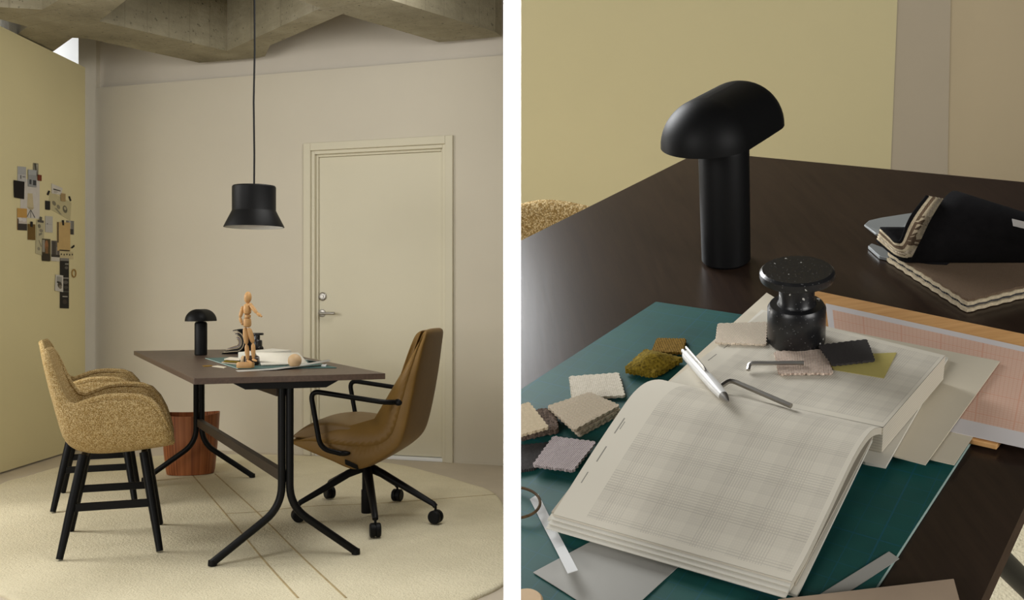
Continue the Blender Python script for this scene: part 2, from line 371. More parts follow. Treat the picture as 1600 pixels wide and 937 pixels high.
def puff(profile, hw, inset, n=9, pw=2.6):
    """side profile (f, z) swept across the width; shrinks toward its middle at the flanks so that the sides are rounded"""
    P_ = [Vector((p[0], p[1], 0)) for p in profile]; n_ = len(P_); fine = []
    for i in range(n_):
        p0, p1, p2, p3 = P_[i-1], P_[i], P_[(i+1) % n_], P_[(i+2) % n_]
        for k in range(4):
            t = k/4; fine.append(.5*((2*p1)+(p2-p0)*t+(2*p0-5*p1+4*p2-p3)*t*t+(-p0+3*p1-3*p2+p3)*t**3))
    per = sum((fine[i]-fine[i-1]).length for i in range(len(fine))); m_ = 64; out = []; acc = 0; i = 0
    for k in range(m_):
        want = per*k/m_
        while acc+(fine[(i+1) % len(fine)]-fine[i % len(fine)]).length < want: acc += (fine[(i+1) % len(fine)]-fine[i % len(fine)]).length; i += 1
        a, b = fine[i % len(fine)], fine[(i+1) % len(fine)]; q_ = a.lerp(b, (want-acc)/max(1e-9, (b-a).length)); out.append((q_.x, q_.y))
    profile = out
    cx = sum(p[0] for p in profile)/len(profile); cz = sum(p[1] for p in profile)/len(profile)
    rows = []; N = len(profile)
    for k in range(n+1):
        t = math.sin((-1+2*k/n)*math.pi/2); sh = (1-abs(t)**pw)**(1/pw) if abs(t) < 1 else 0
        row = []
        for i, (f, z) in enumerate(profile):
            a = Vector(profile[i-2]); b = Vector(profile[(i+2) % N]); d = (b-a).normalized(); nn = Vector((-d.y, d.x))
            if nn.dot(Vector((cx-f, cz-z))) < 0 and False: nn = -nn
            w_ = hw(f, z) if callable(hw) else hw
            row.append(Vector((f+nn.x*inset*(1-sh), t*w_, z+nn.y*inset*(1-sh))))
        rows.append(row)
    V = [p for r in rows for p in r]; Fc = []
    for k in range(n):
        for i in range(N):
            j = (i+1) % N; Fc.append((k*N+i, k*N+j, (k+1)*N+j, (k+1)*N+i))
    Fc += [tuple(range(N))[::-1], tuple(range(n*N, (n+1)*N))]
    return V, Fc

# ------------------------------------------------------------------ object tools
def O(name, m, mat, parent=None, mw=None, smooth=True, bevel=0, sub=0, solid=0, uv=None, angle=40, mats=None, mi=None, solid_off=-1):
    V, Fc = m; me = bpy.data.meshes.new(name); me.from_pydata([tuple(p) for p in V], [], Fc); me.validate()
    bm = bmesh.new(); bm.from_mesh(me); 
    if uv is None: bmesh.ops.recalc_face_normals(bm, faces=bm.faces)
    bm.to_mesh(me); bm.free()
    for k in (mats or [mat]): me.materials.append(k)
    if mi:
        for p, i in zip(me.polygons, mi): p.material_index = i
    if uv is not None:
        ul = me.uv_layers.new(name='UVMap')
        for lp in me.loops: ul.data[lp.index].uv = uv[lp.vertex_index]
    if smooth:
        for p in me.polygons: p.use_smooth = True
        try: me.set_sharp_from_angle(angle=R(angle))
        except Exception: pass
    o = bpy.data.objects.new(name, me); COL.objects.link(o)
    if parent is not None: o.parent = parent
    elif mw is not None: o.matrix_world = mw
    if solid:
        s = o.modifiers.new('s', 'SOLIDIFY'); s.thickness = solid; s.offset = solid_off
    if bevel:
        b = o.modifiers.new('b', 'BEVEL'); b.width = bevel; b.segments = 2; b.limit_method = 'ANGLE'; b.angle_limit = R(35)
    if sub:
        s = o.modifiers.new('d', 'SUBSURF'); s.levels = sub; s.render_levels = sub
    return o
def tag(o, label, cat, group=None, kind=None):
    if label: o['label'] = label
    if cat: o['category'] = cat
    if group: o['group'] = group
    if kind: o['kind'] = kind
    return o
def E(name, label, cat, mw=None, loc=None, rz=0, group=None):
    o = bpy.data.objects.new(name, None); COL.objects.link(o); o.empty_display_size = .05
    if mw is not None: o.matrix_world = mw
    elif loc is not None: o.location = loc; o.rotation_euler = (0, 0, rz)
    return tag(o, label, cat, group)
def st(name, m, mat, label=None, **k):
    o = O(name, m, mat, **k); o['kind'] = 'structure'
    if label: o['label'] = label
    return o
def W(name, m, mat, label, cat, frame=None, group=None, **k):
    """one-mesh thing whose points are given in a frame; the origin goes to the middle of its base"""
    V = [Vector(p) for p in m[0]]; fr = frame or Matrix.Identity(4)
    c = Vector((sum(p.x for p in V)/len(V), sum(p.y for p in V)/len(V), min(p.z for p in V)))
    o = O(name, ([p-c for p in V], m[1]), mat, mw=fr @ Matrix.Translation(c), **k)
    return tag(o, label, cat, group)
def frame_at(c, fr=None): return (fr or Matrix.Identity(4)) @ Matrix.Translation(c)
def copy_tree(o):
    c = o.copy(); COL.objects.link(c)
    for ch in o.children:
        d = ch.copy(); COL.objects.link(d); d.parent = c
        for g in ch.children:
            e = g.copy(); COL.objects.link(e); e.parent = d
    return c

# ================================================================== FIRST ROOM: SETTING
st('floor', box(-6, 3.2, -.8, 9, -.1, 0), M['floor'], smooth=False)
# back wall: along ws from W0, wn toward the camera
W0 = Vector((-3.017, 6.964, 0)); W1 = Vector((-.056, 6.035, 0))
ws = (W1-W0).normalized(); wn = Vector((ws.y, -ws.x, 0)); WL = (W1-W0).length
MW = Matrix(((ws.x, wn.x, 0, W0.x), (ws.y, wn.y, 0, W0.y), (0, 0, 1, 0), (0, 0, 0, 1)))
MWI = MW.inverted()
def wp(px, py, off=0.0): return MWI @ hit(px, py, W0+wn*off, wn)
DL, DR_ = wp(487, 600).x, wp(697, 600).x          # door opening
DT = .5*(wp(487, 236).z+wp(697, 225).z)
LED = 2.577
def wallbox(s0, s1, z0, z1, n0, n1): return box(s0, s1, n0, n1, z0, z1)
st('wall_back', jn(wallbox(0, DL, 0, LED, -.1, 0), wallbox(DR_, WL+1.6, 0, LED, -.1, 0), wallbox(DL, DR_, DT, LED, -.1, 0)), M['wall'], mw=MW, smooth=False)
st('wall_upper', wallbox(-.1, WL+1.6, LED, 3.4, -.16, -.045), M['bulkhead'], mw=MW, smooth=False)
st('trim_1', wallbox(-.16, -.003, 0, 3.0, -.2, -.004), M['wall'], mw=MW, smooth=False)
st('baseboard_back', jn(wallbox(0, DL-.06, 0, .012, 0, .004), wallbox(DR_+.06, WL+1.5, 0, .012, 0, .004)), M['wall'], mw=MW, smooth=False)
# door: casing, jamb, stops, leaf, threshold, hardware
dr = E('door_1', 'white flush door with steel lever handle in the back wall', None, mw=MW); dr['kind'] = 'structure'
CW = .052
O('casing', jn(wallbox(DL-CW, DL, 0, DT+CW, 0, .022), wallbox(DR_, DR_+CW, 0, DT+CW, 0, .022), wallbox(DL, DR_, DT, DT+CW, 0, .022)), M['doorpaint'], dr, smooth=False, bevel=.004)
O('jamb', jn(wallbox(DL, DL+.024, 0, DT, -.1, .006), wallbox(DR_-.024, DR_, 0, DT, -.1, .006), wallbox(DL+.024, DR_-.024, DT-.024, DT, -.1, .006)), M['doorpaint'], dr, smooth=False, bevel=.003)
O('door_stop', jn(wallbox(DL+.024, DL+.04, 0, DT-.024, -.1, -.016), wallbox(DR_-.04, DR_-.024, 0, DT-.024, -.1, -.016), wallbox(DL+.04, DR_-.04, DT-.04, DT-.024, -.1, -.016)), M['doorpaint'], dr, smooth=False, bevel=.003)
O('door_leaf', wallbox(DL+.041, DR_-.041, .025, DT-.041, -.1, -.03), M['doorpaint'], dr, smooth=False, bevel=.002)
O('threshold', wallbox(DL+.024, DR_-.024, 0, .022, -.1, .0), M['whitewall'], dr, smooth=False, bevel=.004)
hl = wp(503.5, 489, -.03); lk = wp(504.5, 463, -.03)
to_n = Matrix.Rotation(R(-90), 4, 'X')
ro = xf(lathe([(0, 0), (.026, 0), (.026, .006), (.022, .008), (0, .008)], 24), Matrix.Translation((hl.x, -.03, hl.z)) @ to_n)
lv = tube(fillet([(hl.x, -.025, hl.z), (hl.x, .02, hl.z), (hl.x+.118, .02, hl.z)], .015), .0085, 12)
h_ = O('door_handle', jn(ro, lv), M['steel'], dr, bevel=.0); h_['label'] = 'brushed steel lever handle'
h_ = O('lock_cylinder', xf(lathe([(0, 0), (.028, 0), (.028, .008), (.023, .012), (.014, .012), (.014, .009), (.011, .009), (.011, .016), (0, .016)], 24), Matrix.Translation((lk.x, -.03, lk.z)) @ to_n), M['steel'], dr)
h_['label'] = 'round steel lock cylinder'

# left partition with pinned pictures
PA = Vector((-3.05, 5.72, 0)); PB = Vector((-2.997, 6.74, 0))
pd = (PB-PA).normalized(); pn = Vector((pd.y, -pd.x, 0))
MP = Matrix(((pd.x, 0, pn.x, PA.x), (pd.y, 0, pn.y, PA.y), (0, 1, 0, 0), (0, 0, 0, 1)))   # x along, y up, z out of the panel
MPI = MP.inverted()
def pnl(px, py): return MPI @ hit(px, py, PA, pn)
st('wall_left', box(-.62, (PB-PA).length, .012, 2.672, -.045, 0), M['panel'], 'pale yellow partition panel', mw=MP, smooth=False)
st('wall_beyond', box(-6, -3.1, 8.2, 8.3, 0, 4), M['whitewall'], smooth=False)

# concrete ceiling: ribs cast under a slab
ZB, ZT = 2.68, 3.3
def rib(pts): return prism([onz(x, y, ZB) for x, y in pts], (0, 0, ZT-ZB))
st('ceiling', box(-7, 1.6, 1.5, 9, ZT, ZT+.2), M['concrete'], smooth=False)
st('trim_3', rib([(-160, -24), (0, 11), (66, 15), (155, 33), (355, 79.5), (402, 90.5), (311, 98), (136, 60), (113, 59), (44, 42), (0, 30), (-160, -4)]), M['concrete'], 'board-marked concrete ceiling rib, leftmost long one', smooth=False)
st('trim_4', rib([(66, 15), (130, -22), (180, -58), (268, -58), (197, 0), (155, 33)]), M['concrete'], 'short concrete rib running up out of frame', smooth=False)
st('trim_5', rib([(113, 59), (85, 79), (50, 104), (0, 104), (14, 66), (34, 48), (44, 42)]), M['concrete'], 'concrete rib end above the yellow panel', smooth=False)
st('trim_6', rib([(355, 79.5), (501, 12.5), (535, 22), (422, 71), (414, 88), (402, 90.5)]), M['concrete'], 'concrete rib behind the lamp cord', smooth=False)
st('trim_7', rib([(330, -50), (501, 12.5), (535, 22), (686, 66), (784, 57), (774, 50), (611, 0), (470, -44)]), M['concrete'], 'concrete rib at the top right of the room', smooth=False)

# white slab added to stand for the gutter between the two views
st('gutter_slab', box(-13.2/F*.6, 13.8/F*.6, .6, .68, 0, 2.6), M['white'], 'thin white slab added as the gutter between the two views', smooth=False)

# ------------------------------------------------------------------ rug
rc = Vector((-1.33, 4.68, 0))
outline_px = [(0, 759), (40, 747), (95, 731), (160, 720), (250, 714), (380, 712), (500, 715.5), (616, 727), (683, 743), (730, 757), (770, 771), (791, 800), (797, 850), (793, 900), (786, 916), (743, 937),
              (640, 972), (480, 1000), (300, 1003), (130, 978), (12, 937), (-30, 905), (-50, 860), (-42, 800)]
rg = [onz(x, y, 0) for x, y in outline_px]
def smooth_loop(P, n=5):
    out = []; N = len(P)
    for i in range(N):
        p0, p1, p2, p3 = P[i-1], P[i], P[(i+1) % N], P[(i+2) % N]
        for k in range(n):
            t = k/n; out.append(.5*((2*p1)+(p2-p0)*t+(2*p0-5*p1+4*p2-p3)*t*t+(-p0+3*p1-3*p2+p3)*t**3))
    return out
rl = smooth_loop(rg)
rc = sum(rl, Vector())/len(rl)
def rugpart():
    rings = [(1, 0), (1, .008), (.994, .0125), (.985, .013), (.9, .013), (.6, .013), (.3, .013)]
    V, Fc = [], []; n = len(rl)
    for s, z in rings:
        for p in rl: q = rc+(p-rc)*s; V.append(Vector((q.x-rc.x, q.y-rc.y, z)))
    for a in range(len(rings)-1):
        for k in range(n):
            j = (k+1) % n; Fc.append((a*n+k, a*n+j, (a+1)*n+j, (a+1)*n+k))
    c = len(V); V.append(Vector((0, 0, .013)))
    for k in range(n): Fc.append(((len(rings)-1)*n+k, (len(rings)-1)*n+(k+1) % n, c))
    return V, Fc
rug = E('rug', 'large round cream wool rug with carved lines under the table', 'rug', loc=rc)
O('pile', rugpart(), M['rug'], rug, angle=80)
def groove(px):
    P = [onz(x, y, .0132)-rc for x, y in px]
    return tube(fillet(P, .2), [.0045]*len(fillet(P, .2)), 6, flat=.35)
for g in ([(300, 741), (352, 802), (420, 884), (466, 934)], [(336, 740), (402, 800), (470, 868), (541, 934)], [(352, 802), (400, 800), (470, 791), (600, 786), (774, 772)]):
    o = O('carved_line', groove(g), M['ruggroove'], rug); o['label'] = 'thin darker carved line'

# ------------------------------------------------------------------ table of the first room
nl, fl = tp(303, 590.9), tp(209, 548)
ex = Vector((.94, .342, 0)).normalized(); TW = .727
ey = (fl-nl).normalized(); TL = (fl-nl).length
nr_, fr_ = nl+ex*TW, fl+ex*TW
tb = nl+ex*TW/2+ey*TL/2; tb.z = 0
table = E('desk_table', 'long dark-stained table on black tube trestle legs standing on the rug', 'table', loc=tb)
T_ = lambda p: Vector(p)-tb
O('tabletop', prism([T_(p)-Vector((0, 0, .0235)) for p in (nl, nr_, fr_, fl)], (0, 0, .0235)), M['desk'], table, smooth=False, bevel=.0015)
ST = .155                                             # trestles this far in from each end
perp = Vector((ey.y, -ey.x, 0))
cen = [nl+ex*TW*.5+ey*ST, nl+ex*TW*.5+ey*(TL-ST)]
zt = TZ-.024
near_f = [onz(332, 884, .013), onz(556, 866, .013)]
for i, c in enumerate(cen):
    c = Vector((c.x, c.y, 0))
    if i == 0:
        fa = (near_f[0]-near_f[1]).normalized(); cc = (near_f[0]+near_f[1])/2; cc.z = 0; c = cc
        d = near_f[0]-c; hw_ = Vector((d.x, d.y, 0))
    else:
        c = onz(320, 760, 0); c = Vector((-1.79, 5.49, 0)); q = onz(394, 746, .013); hw_ = Vector((c.x-q.x, c.y-q.y, 0))
    cen[i] = c
    u_ = hw_.normalized()
    for sg in (1, -1):
        a = u_*sg
        path = [c+a*.0155+Vector((0, 0, zt-.03)), c+a*.0155+Vector((0, 0, .225)), c+hw_*sg+Vector((0, 0, .026))]
        path = [T_(p) for p in fillet(path, .085, 8)]
        lg = O('leg', tube(path, .0154, 16), M['black'], table)
        ft = c+hw_*sg
        O('foot', xf(lathe([(0, 0), (.017, 0), (.0175, .006), (.0165, .02), (0, .02)], 16), Matrix.Translation(T_(ft)+Vector((0, 0, .0155)))), M['plastic'], lg)
    br = [c-u_*.21, c+u_*.21]
    wv = perp if False else Vector((-u_.y, u_.x, 0))*.03
    pl = [(-.21, 0), (.21, 0), (.155, -.03), (-.155, -.03)]
    O('bracket', prism([T_(c+u_*a-wv+Vector((0, 0, zt+z))) for a, z in pl], wv*2), M['black'], table, smooth=False, bevel=.002)
dd = (cen[1]-cen[0]).normalized(); sd = Vector((-dd.y, dd.x, 0))
def bar(p, q, hw_, z0, z1): return prism([T_(p+sd*hw_+Vector((0, 0, z0))), T_(p-sd*hw_+Vector((0, 0, z0))), T_(q-sd*hw_+Vector((0, 0, z0))), T_(q+sd*hw_+Vector((0, 0, z0)))], (0, 0, z1-z0))
O('spine_beam', bar(cen[0]+dd*.032, cen[1]-dd*.032, .03, zt-.065, zt-.0005), M['beam'], table, smooth=False, bevel=.002)
O('stretcher', bar(cen[0]+dd*.016, cen[1]-dd*.016, .014, .318, .362), M['beam'], table, smooth=False, bevel=.002)

# ------------------------------------------------------------------ upholstered armchairs
def lerp_curve(cps, s):
    """Catmull-Rom through (s, value...) control points"""
    k = 0
    while k < len(cps)-2 and s > cps[k+1][0]: k += 1
    a, b = cps[k], cps[k+1]; p0 = cps[max(k-1, 0)]; p3 = cps[min(k+2, len(cps)-1)]
    t = (s-a[0])/(b[0]-a[0]); out = []
    for i in range(1, len(a)):
        m1 = (b[i]-p0[i])/(b[0]-p0[0])*(b[0]-a[0]) if b[0] != p0[0] else 0
        m2 = (p3[i]-a[i])/(p3[0]-a[0])*(b[0]-a[0]) if p3[0] != a[0] else 0
        out.append((2*t**3-3*t**2+1)*a[i]+(t**3-2*t**2+t)*m1+(-2*t**3+3*t**2)*b[i]+(t**3-t**2)*m2)
    return out
SPINE = [(0, 0.2346, .442), (.12, 0.1800, .432), (.3, 0.0568, .418), (.45, -0.0840, .42), (.55, -0.1588, .46), (.66, -0.1914, .56), (.8, -0.2178, .68), (.92, -0.2380, .78), (1, -0.2477, .828)]
RIM = [(0, 0.2363, .175, .452), (.05, 0.2275, .235, .49), (.12, 0.2082, .268, .55), (.19, 0.1765, .281, .608), (.26, 0.1360, .286, .644), (.36, 0.0656, .288, .655), (.46, -0.0136, .287, .654), (.56, -0.0752, .28, .638), (.65, -0.1280, .263, .618), (.72, -0.1614, .243, .634), (.82, -0.2002, .215, .708), (.92, -0.2301, .175, .79), (1, -0.2477, .11, .828)]
def shell_rows(ns=34, nc=13):
    rows = []
    for i in range(ns+1):
        s = i/ns; sf, sz = lerp_curve(SPINE, s); rf, rlat, rz = lerp_curve(RIM, s); row = []
        for j in range(-nc, nc+1):
            c = j/nc; a = abs(c); g = math.sin(a*math.pi/2)**.82; k = (1-math.cos(a*math.pi/2))**1.55
            row.append(Vector((sf+(rf-sf)*k, math.copysign(rlat*g, c) if c else 0, sz+(rz-sz)*k)))
        rows.append(row)
    return rows
def make_chair():
    t = E('armchair', None, 'chair')
    rows = shell_rows(); sh = O('shell', gridf(rows), M['tweed'], t, solid=.024, sub=1, solid_off=0)
    rim = [r[0] for r in rows]+rows[-1][1:-1]+[r[-1] for r in rows[::-1]]+rows[0][-2:0:-1]
    O('piping', tube(rim[::2], .0135, 8, closed=True), M['tweed'], sh)
    for f, l in ((1, 1), (1, -1), (-1, 1), (-1, -1)):
        top = Vector((f*.115+.012, l*.15, .408)); bot = Vector((f*.186+.004, l*.255, .0176))
        lg = O('leg', tube([top, top.lerp(bot, .5), bot], [.0185, .0175, .0135], 14), M['blackwood'], t)
    for l in (1, -1):
        zz = .208; k = (.408-zz)/(.408-.014); y_ = l*(.15+.105*k)
        O('side_stretcher', box(-(.103+.079*k)+.008, .127+.063*k-.008, y_-.008, y_+.008, zz-.016, zz+.016), M['blackwood'], t, smooth=False, bevel=.003)
    for f in (1, -1):
        O('cross_rail', box(f*.116+.012-.012, f*.116+.012+.012, -.155, .155, .382, .406), M['blackwood'], t, smooth=False, bevel=.003)
    return t
CH_YAW = R(20)
ch1 = make_chair(); ch1.location = (-1.700, 4.085, 0); ch1.rotation_euler = (0, 0, CH_YAW)
ch1['label'] = 'ochre wool armchair on black legs nearest the viewer, side panel in full view'; ch1['group'] = 'armchairs along the left side of the table'
ch2 = copy_tree(ch1); ch2.location = ((-2.194-1.82-2.426-2.087)/4, (4.636+4.749+5.09+5.261)/4, 0); ch2.rotation_euler = (0, 0, CH_YAW)
ch2['label'] = 'ochre wool armchair standing behind the nearer one, mostly hidden by it'

# ------------------------------------------------------------------ leather swivel chair
sc = Vector((-.69, 4.56, 0)); SCY = R(180-8)        # local +x is forward
swv = E('swivel_chair', 'tan leather swivel armchair on a black five-star base with castors', 'chair', loc=sc, rz=SCY)
k_ = 1/333*1.0
def pf(px, py): return ((575.5-px)*k_*.985, HC-(py-PY)*k_)
shell = [pf(*p) for p in [(470, 681), (474, 690), (505, 702), (545, 716), (572, 726), (592, 725), (612, 716), (640, 700), (655, 686), (664, 662), (673, 622), (681, 580), (688, 540), (692.5, 516), (688, 510.5), (680, 513), (672, 535), (660, 580), (649, 622), (638, 660), (628, 674), (612, 681), (580, 683), (540, 680), (505, 677)]]
def hwid(f, z):
    if z > .62: return .245-.07*((z-.62)/.3)**2
    return .25-.03*max(0, f)/.3
def orient(pr):
    a = sum(pr[i-1][0]*pr[i][1]-pr[i][0]*pr[i-1][1] for i in range(len(pr)))
    return pr if a > 0 else pr[::-1]
O('shell', puff(orient(shell), hwid, .022, 14, 2.6), M['leather'], swv, sub=1, angle=180)
seat = [pf(*p) for p in [(471, 680), (480, 670), (495, 660), (515, 653), (550, 651), (590, 657), (615, 667), (626, 678), (622, 688), (605, 692), (570, 691.5), (530, 687.5), (495, 683)]]
O('seat_cushion', puff(orient(seat), lambda f, z: .238-.03*max(0, f)/.3, .02, 14, 2.8), M['leatherdark'], swv, sub=1, angle=180)
backc = [pf(*p) for p in [(680, 513.5), (674, 516), (667, 524), (655, 560), (641, 606), (630, 648), (625, 672), (629, 682), (640, 655), (652, 612), (664, 570), (675, 530)]]
O('back_cushion', puff(orient(backc), lambda f, z: .228-.065*(max(0, z-.62)/.3)**2, .006, 12, 3.2), M['leather'], swv, sub=1, angle=180)
seamp = [Vector((f, s*(.246), z)) for s in (1,) for f, z in []]
for sg in (-1, 1):                                    # armrests: y = +.29 is the side nearest the viewer
    y_ = sg*.285; P = []
    A = [pf(648, 621), pf(516, 604), pf(508, 619), pf(536, 689), pf(562, 698)]
    pts = [Vector((A[0][0], sg*.225, A[0][1])), Vector((A[0][0]+.045, y_, A[0][1]+.004)), Vector((A[1][0], y_, A[1][1])), Vector((A[3][0]+.012, y_, A[3][1]-.002)), Vector((A[4][0], sg*.262, A[4][1]))]
    ar = O('armrest', tube(fillet(pts, .045, 8), .0115, 12), M['black'], swv)
    O('mount_knob', xf(ellipsoid((0, 0, 0), .024, .02, .02), Matrix.Translation((A[0][0]-.004, sg*.232, A[0][1]))), M['black'], ar)
    O('mount_pad', xf(ellipsoid((0, 0, 0), .034, .02, .012), Matrix.Translation((A[4][0]-.004, sg*.25, A[4][1]))), M['black'], ar)
a_, b_ = pf(566, 711), pf(586, 719)
O('lever', prism([(a_[0], .232, a_[1]+.012), (b_[0], .236, b_[1]+.012), (b_[0]-.004, .226, b_[1]-.012), (a_[0], .224, a_[1]-.012)], (0, .022, 0)), M['plastic'], swv, smooth=False, bevel=.004)
O('column', lathe([(0, .13), (.022, .13), (.022, .225), (.036, .245), (.032, .30), (.036, .315), (.044, .345), (0, .345)], 24), M['black'], swv)
O('gas_lift', lathe([(0, .03), (.024, .03), (.026, .034), (.026, .14), (0, .14)], 24), M['plastic'], swv)
O('seat_bracket', box(-.1, .1, -.07, .07, .292, .318), M['plastic'], swv, smooth=False, bevel=.01)
Rz = Matrix.Rotation(-SCY, 3, 'Z')
obs = [(-.587, 4.132), (-.349, 4.40), (-.586, 4.883), (-.955, 4.976), (-.976, 4.438)]
for i, (x, y) in enumerate(obs):
    ang = math.atan2(y-sc.y, x-sc.x); rad = math.hypot(x-sc.x, y-sc.y)*.8+.37*.2
    d = Rz @ Vector((math.cos(ang), math.sin(ang), 0)); tip = d*rad
    lg = O('base_leg', tube([d*.02+Vector((0, 0, .245)), d*.09+Vector((0, 0, .222)), d*rad*.6+Vector((0, 0, .165)), tip*.97+Vector((0, 0, .105)), tip+Vector((0, 0, .094))], [.024, .021, .0175, .014, .013], 12, flat=.9), M['black'], swv)
    side = Vector((-d.y, d.x, 0)); cs = tip+Vector((0, 0, .0472))
    wr = Matrix.Translation(cs) @ Vector((0, 0, 1)).rotation_difference(side).to_matrix().to_4x4()
    O('castor', jn(xf(lathe([(0, -.024), (.026, -.024), (.031, -.019), (.031, -.004), (.026, -.003), (.026, .003), (.031, .004), (.031, .019), (.026, .024), (0, .024)], 24), wr), tube([tip+Vector((0, 0, .04)), tip+Vector((0, 0, .1))], .006, 8)), M['plastic'], lg)

# ------------------------------------------------------------------ waste basket
bn = onz(300, 744, .013)
bn.y += .11
bk = E('waste_basket', 'oval teak veneer waste basket standing behind the far trestle', 'waste basket', loc=(bn.x-.045, bn.y, .0155), rz=R(12))
def basket():
    prof = [(.134, 0), (.139, .02), (.150, .12), (.160, .24), (.1665, .345), (.1665, .352), (.1635, .352), (.1635, .345), (.157, .24), (.147, .12), (.136, .02), (.12, .012)]
    seg = 64; V, uv, Fc = [], [], []
    for i, (r, z) in enumerate(prof):
        for k in range(seg+1):
            a = 2*math.pi*k/seg; c, s = math.cos(a), math.sin(a)
            dz = .006*math.cos(2*a)*(z/.35)
            V.append(Vector((r*math.copysign(abs(c)**.8, c), r*.72*math.copysign(abs(s)**.8, s), z+dz))); uv.append((k/seg, i/len(prof)))
    n = seg+1
    for i in range(len(prof)-1):
        for k in range(seg): Fc.append((i*n+k, i*n+k+1, (i+1)*n+k+1, (i+1)*n+k))
    return V, Fc, uv
v_, f_, u_ = basket()
O('side_wall', (v_, f_), M['teak'], bk, uv=u_)
O('bottom', lathe([(0, 0), (.128, 0), (.13, .012), (0, .012)], 48, 1, .72, 2.5), M['darkwood'], bk)

# ------------------------------------------------------------------ pendant lamp
pc = at(397, 355, 4.6)
pend = E('pendant_lamp', 'black hat-shaped pendant lamp hanging on a thin black cord', 'lamp', loc=pc)
q = 1/326
O('shade', lathe([(.138, .0), (.1415, .0), (.1415, .003), (.1045, .076), (.1025, .081), (.1025, .192), (.099, .198), (0, .199), (0, .196), (.0985, .194), (.0995, .190), (.0995, .0815)], 64), M['lampblack'], pend, angle=30)
lin = O('shade_lining', lathe([(.138, .0005), (.1025, .075), (.0985, .081), (.098, .15), (0, .15)], 64), M['pendantwhite'], pend); lin['label'] = 'white inside of the shade'
O('bulb', xf(ellipsoid((0, 0, 0), .03, .03, .034), Matrix.Translation((0, 0, .1))), M['pendantwhite'], pend)
top = ZT-pc.z
cz = [(0, 0, .198), (.0012, 0, .35), (-.002, 0, .6), (.003, 0, .85), (.001, 0, 1.2), (0, 0, top-.02)]
O('cord', tube(cz, .0045, 8), M['lampblack'], pend)
O('ceiling_rose', lathe([(0, top-.03), (.04, top-.03), (.045, top-.025), (.045, top-.0005), (0, top-.0005)], 24), M['lampblack'], pend)

# ------------------------------------------------------------------ things on the first table
def lamp_parts(root, r_pole, h_pole, r_sh, half, h_dome, ang, zrim):
    """table lamp: round pole and a half-capsule shade lying across it"""
    O('pole', lathe([(0, 0), (r_pole-.004, 0), (r_pole, .004), (r_pole, h_pole-.012), (r_pole-.003, h_pole-.004), (r_pole-.008, h_pole), (.012, h_pole+.001), (.012, zrim+.02), (0, zrim+.02)], 48), M['lampblack'], root)
    seg, rings = 64, 14; V, Fc = [], []
    def ring(rr, z):
        out = []
        for k in range(seg):
            a = 2*math.pi*k/seg; x, y = rr*math.cos(a), rr*math.sin(a)
            x += half if math.cos(a) > 1e-9 else (-half if math.cos(a) < -1e-9 else 0)
            out.append(Vector((x, y, z)))
        return out
    rows = [ring(r_sh*math.cos(math.pi/2*i/rings), zrim+h_dome*math.sin(math.pi/2*i/rings)) for i in range(rings+1)]
    inner = [ring((r_sh-.003)*math.cos(math.pi/2*i/rings), zrim+(h_dome-.003)*math.sin(math.pi/2*i/rings)) for i in range(rings, -1, -1)]
    allr = inner+rows
    for r_ in allr: V += r_
    for i in range(len(allr)-1):
        for k in range(seg): Fc.append((i*seg+k, i*seg+(k+1) % seg, (i+1)*seg+(k+1) % seg, (i+1)*seg+k))
    O('shade', xf((V, Fc), Matrix.Rotation(ang, 4, 'Z')), M['lampblack'], root, angle=50)
lb = tp(312, 555)
lb = lb+Vector((0, .02, 0))
lm = E('table_lamp', 'small black mushroom-shaped table lamp on the same table as the wooden mannequin', 'lamp', loc=lb)
lamp_parts(lm, .0325, .178, .064, .035, .064, R(78), .181)

def panelbox(pts, up): return prism(pts, up)
def flat(name, pts, w, t, mat, label, cat, fr=None, group=None, **k):
    """thin sheet from pixel corners lying at height w on a table; fr None: first table"""
    P = [(rp(x, y, w) if fr is not None else tp(x, y, w)) for x, y in pts]
    return W(name, prism(P, (0, 0, t)), mat, label, cat, fr, group, smooth=False, **k)
cmq = [tp(x, y, .0004) for x, y in [(321, 560), (372, 576.5), (526, 575), (452, 556)]]; cmo = sum(cmq, Vector())/4
cml = E('cutting_mat', 'thin green cutting mat under the wooden mannequin', 'cutting mat', loc=cmo)
O('mat_sheet', prism([p-cmo for p in cmq], (0, 0, .003)), M['matleft'], cml, smooth=False)
O('edge', tube([cmq[0]-cmo+Vector((0, 0, .0018)), cmq[1]-cmo+Vector((0, 0, .0018))], .0016, 6), M['matedge'], cml)['label'] = 'pale edge rod with the highlight put into its colour'  # glint along the mat edge is put in as a pale tube
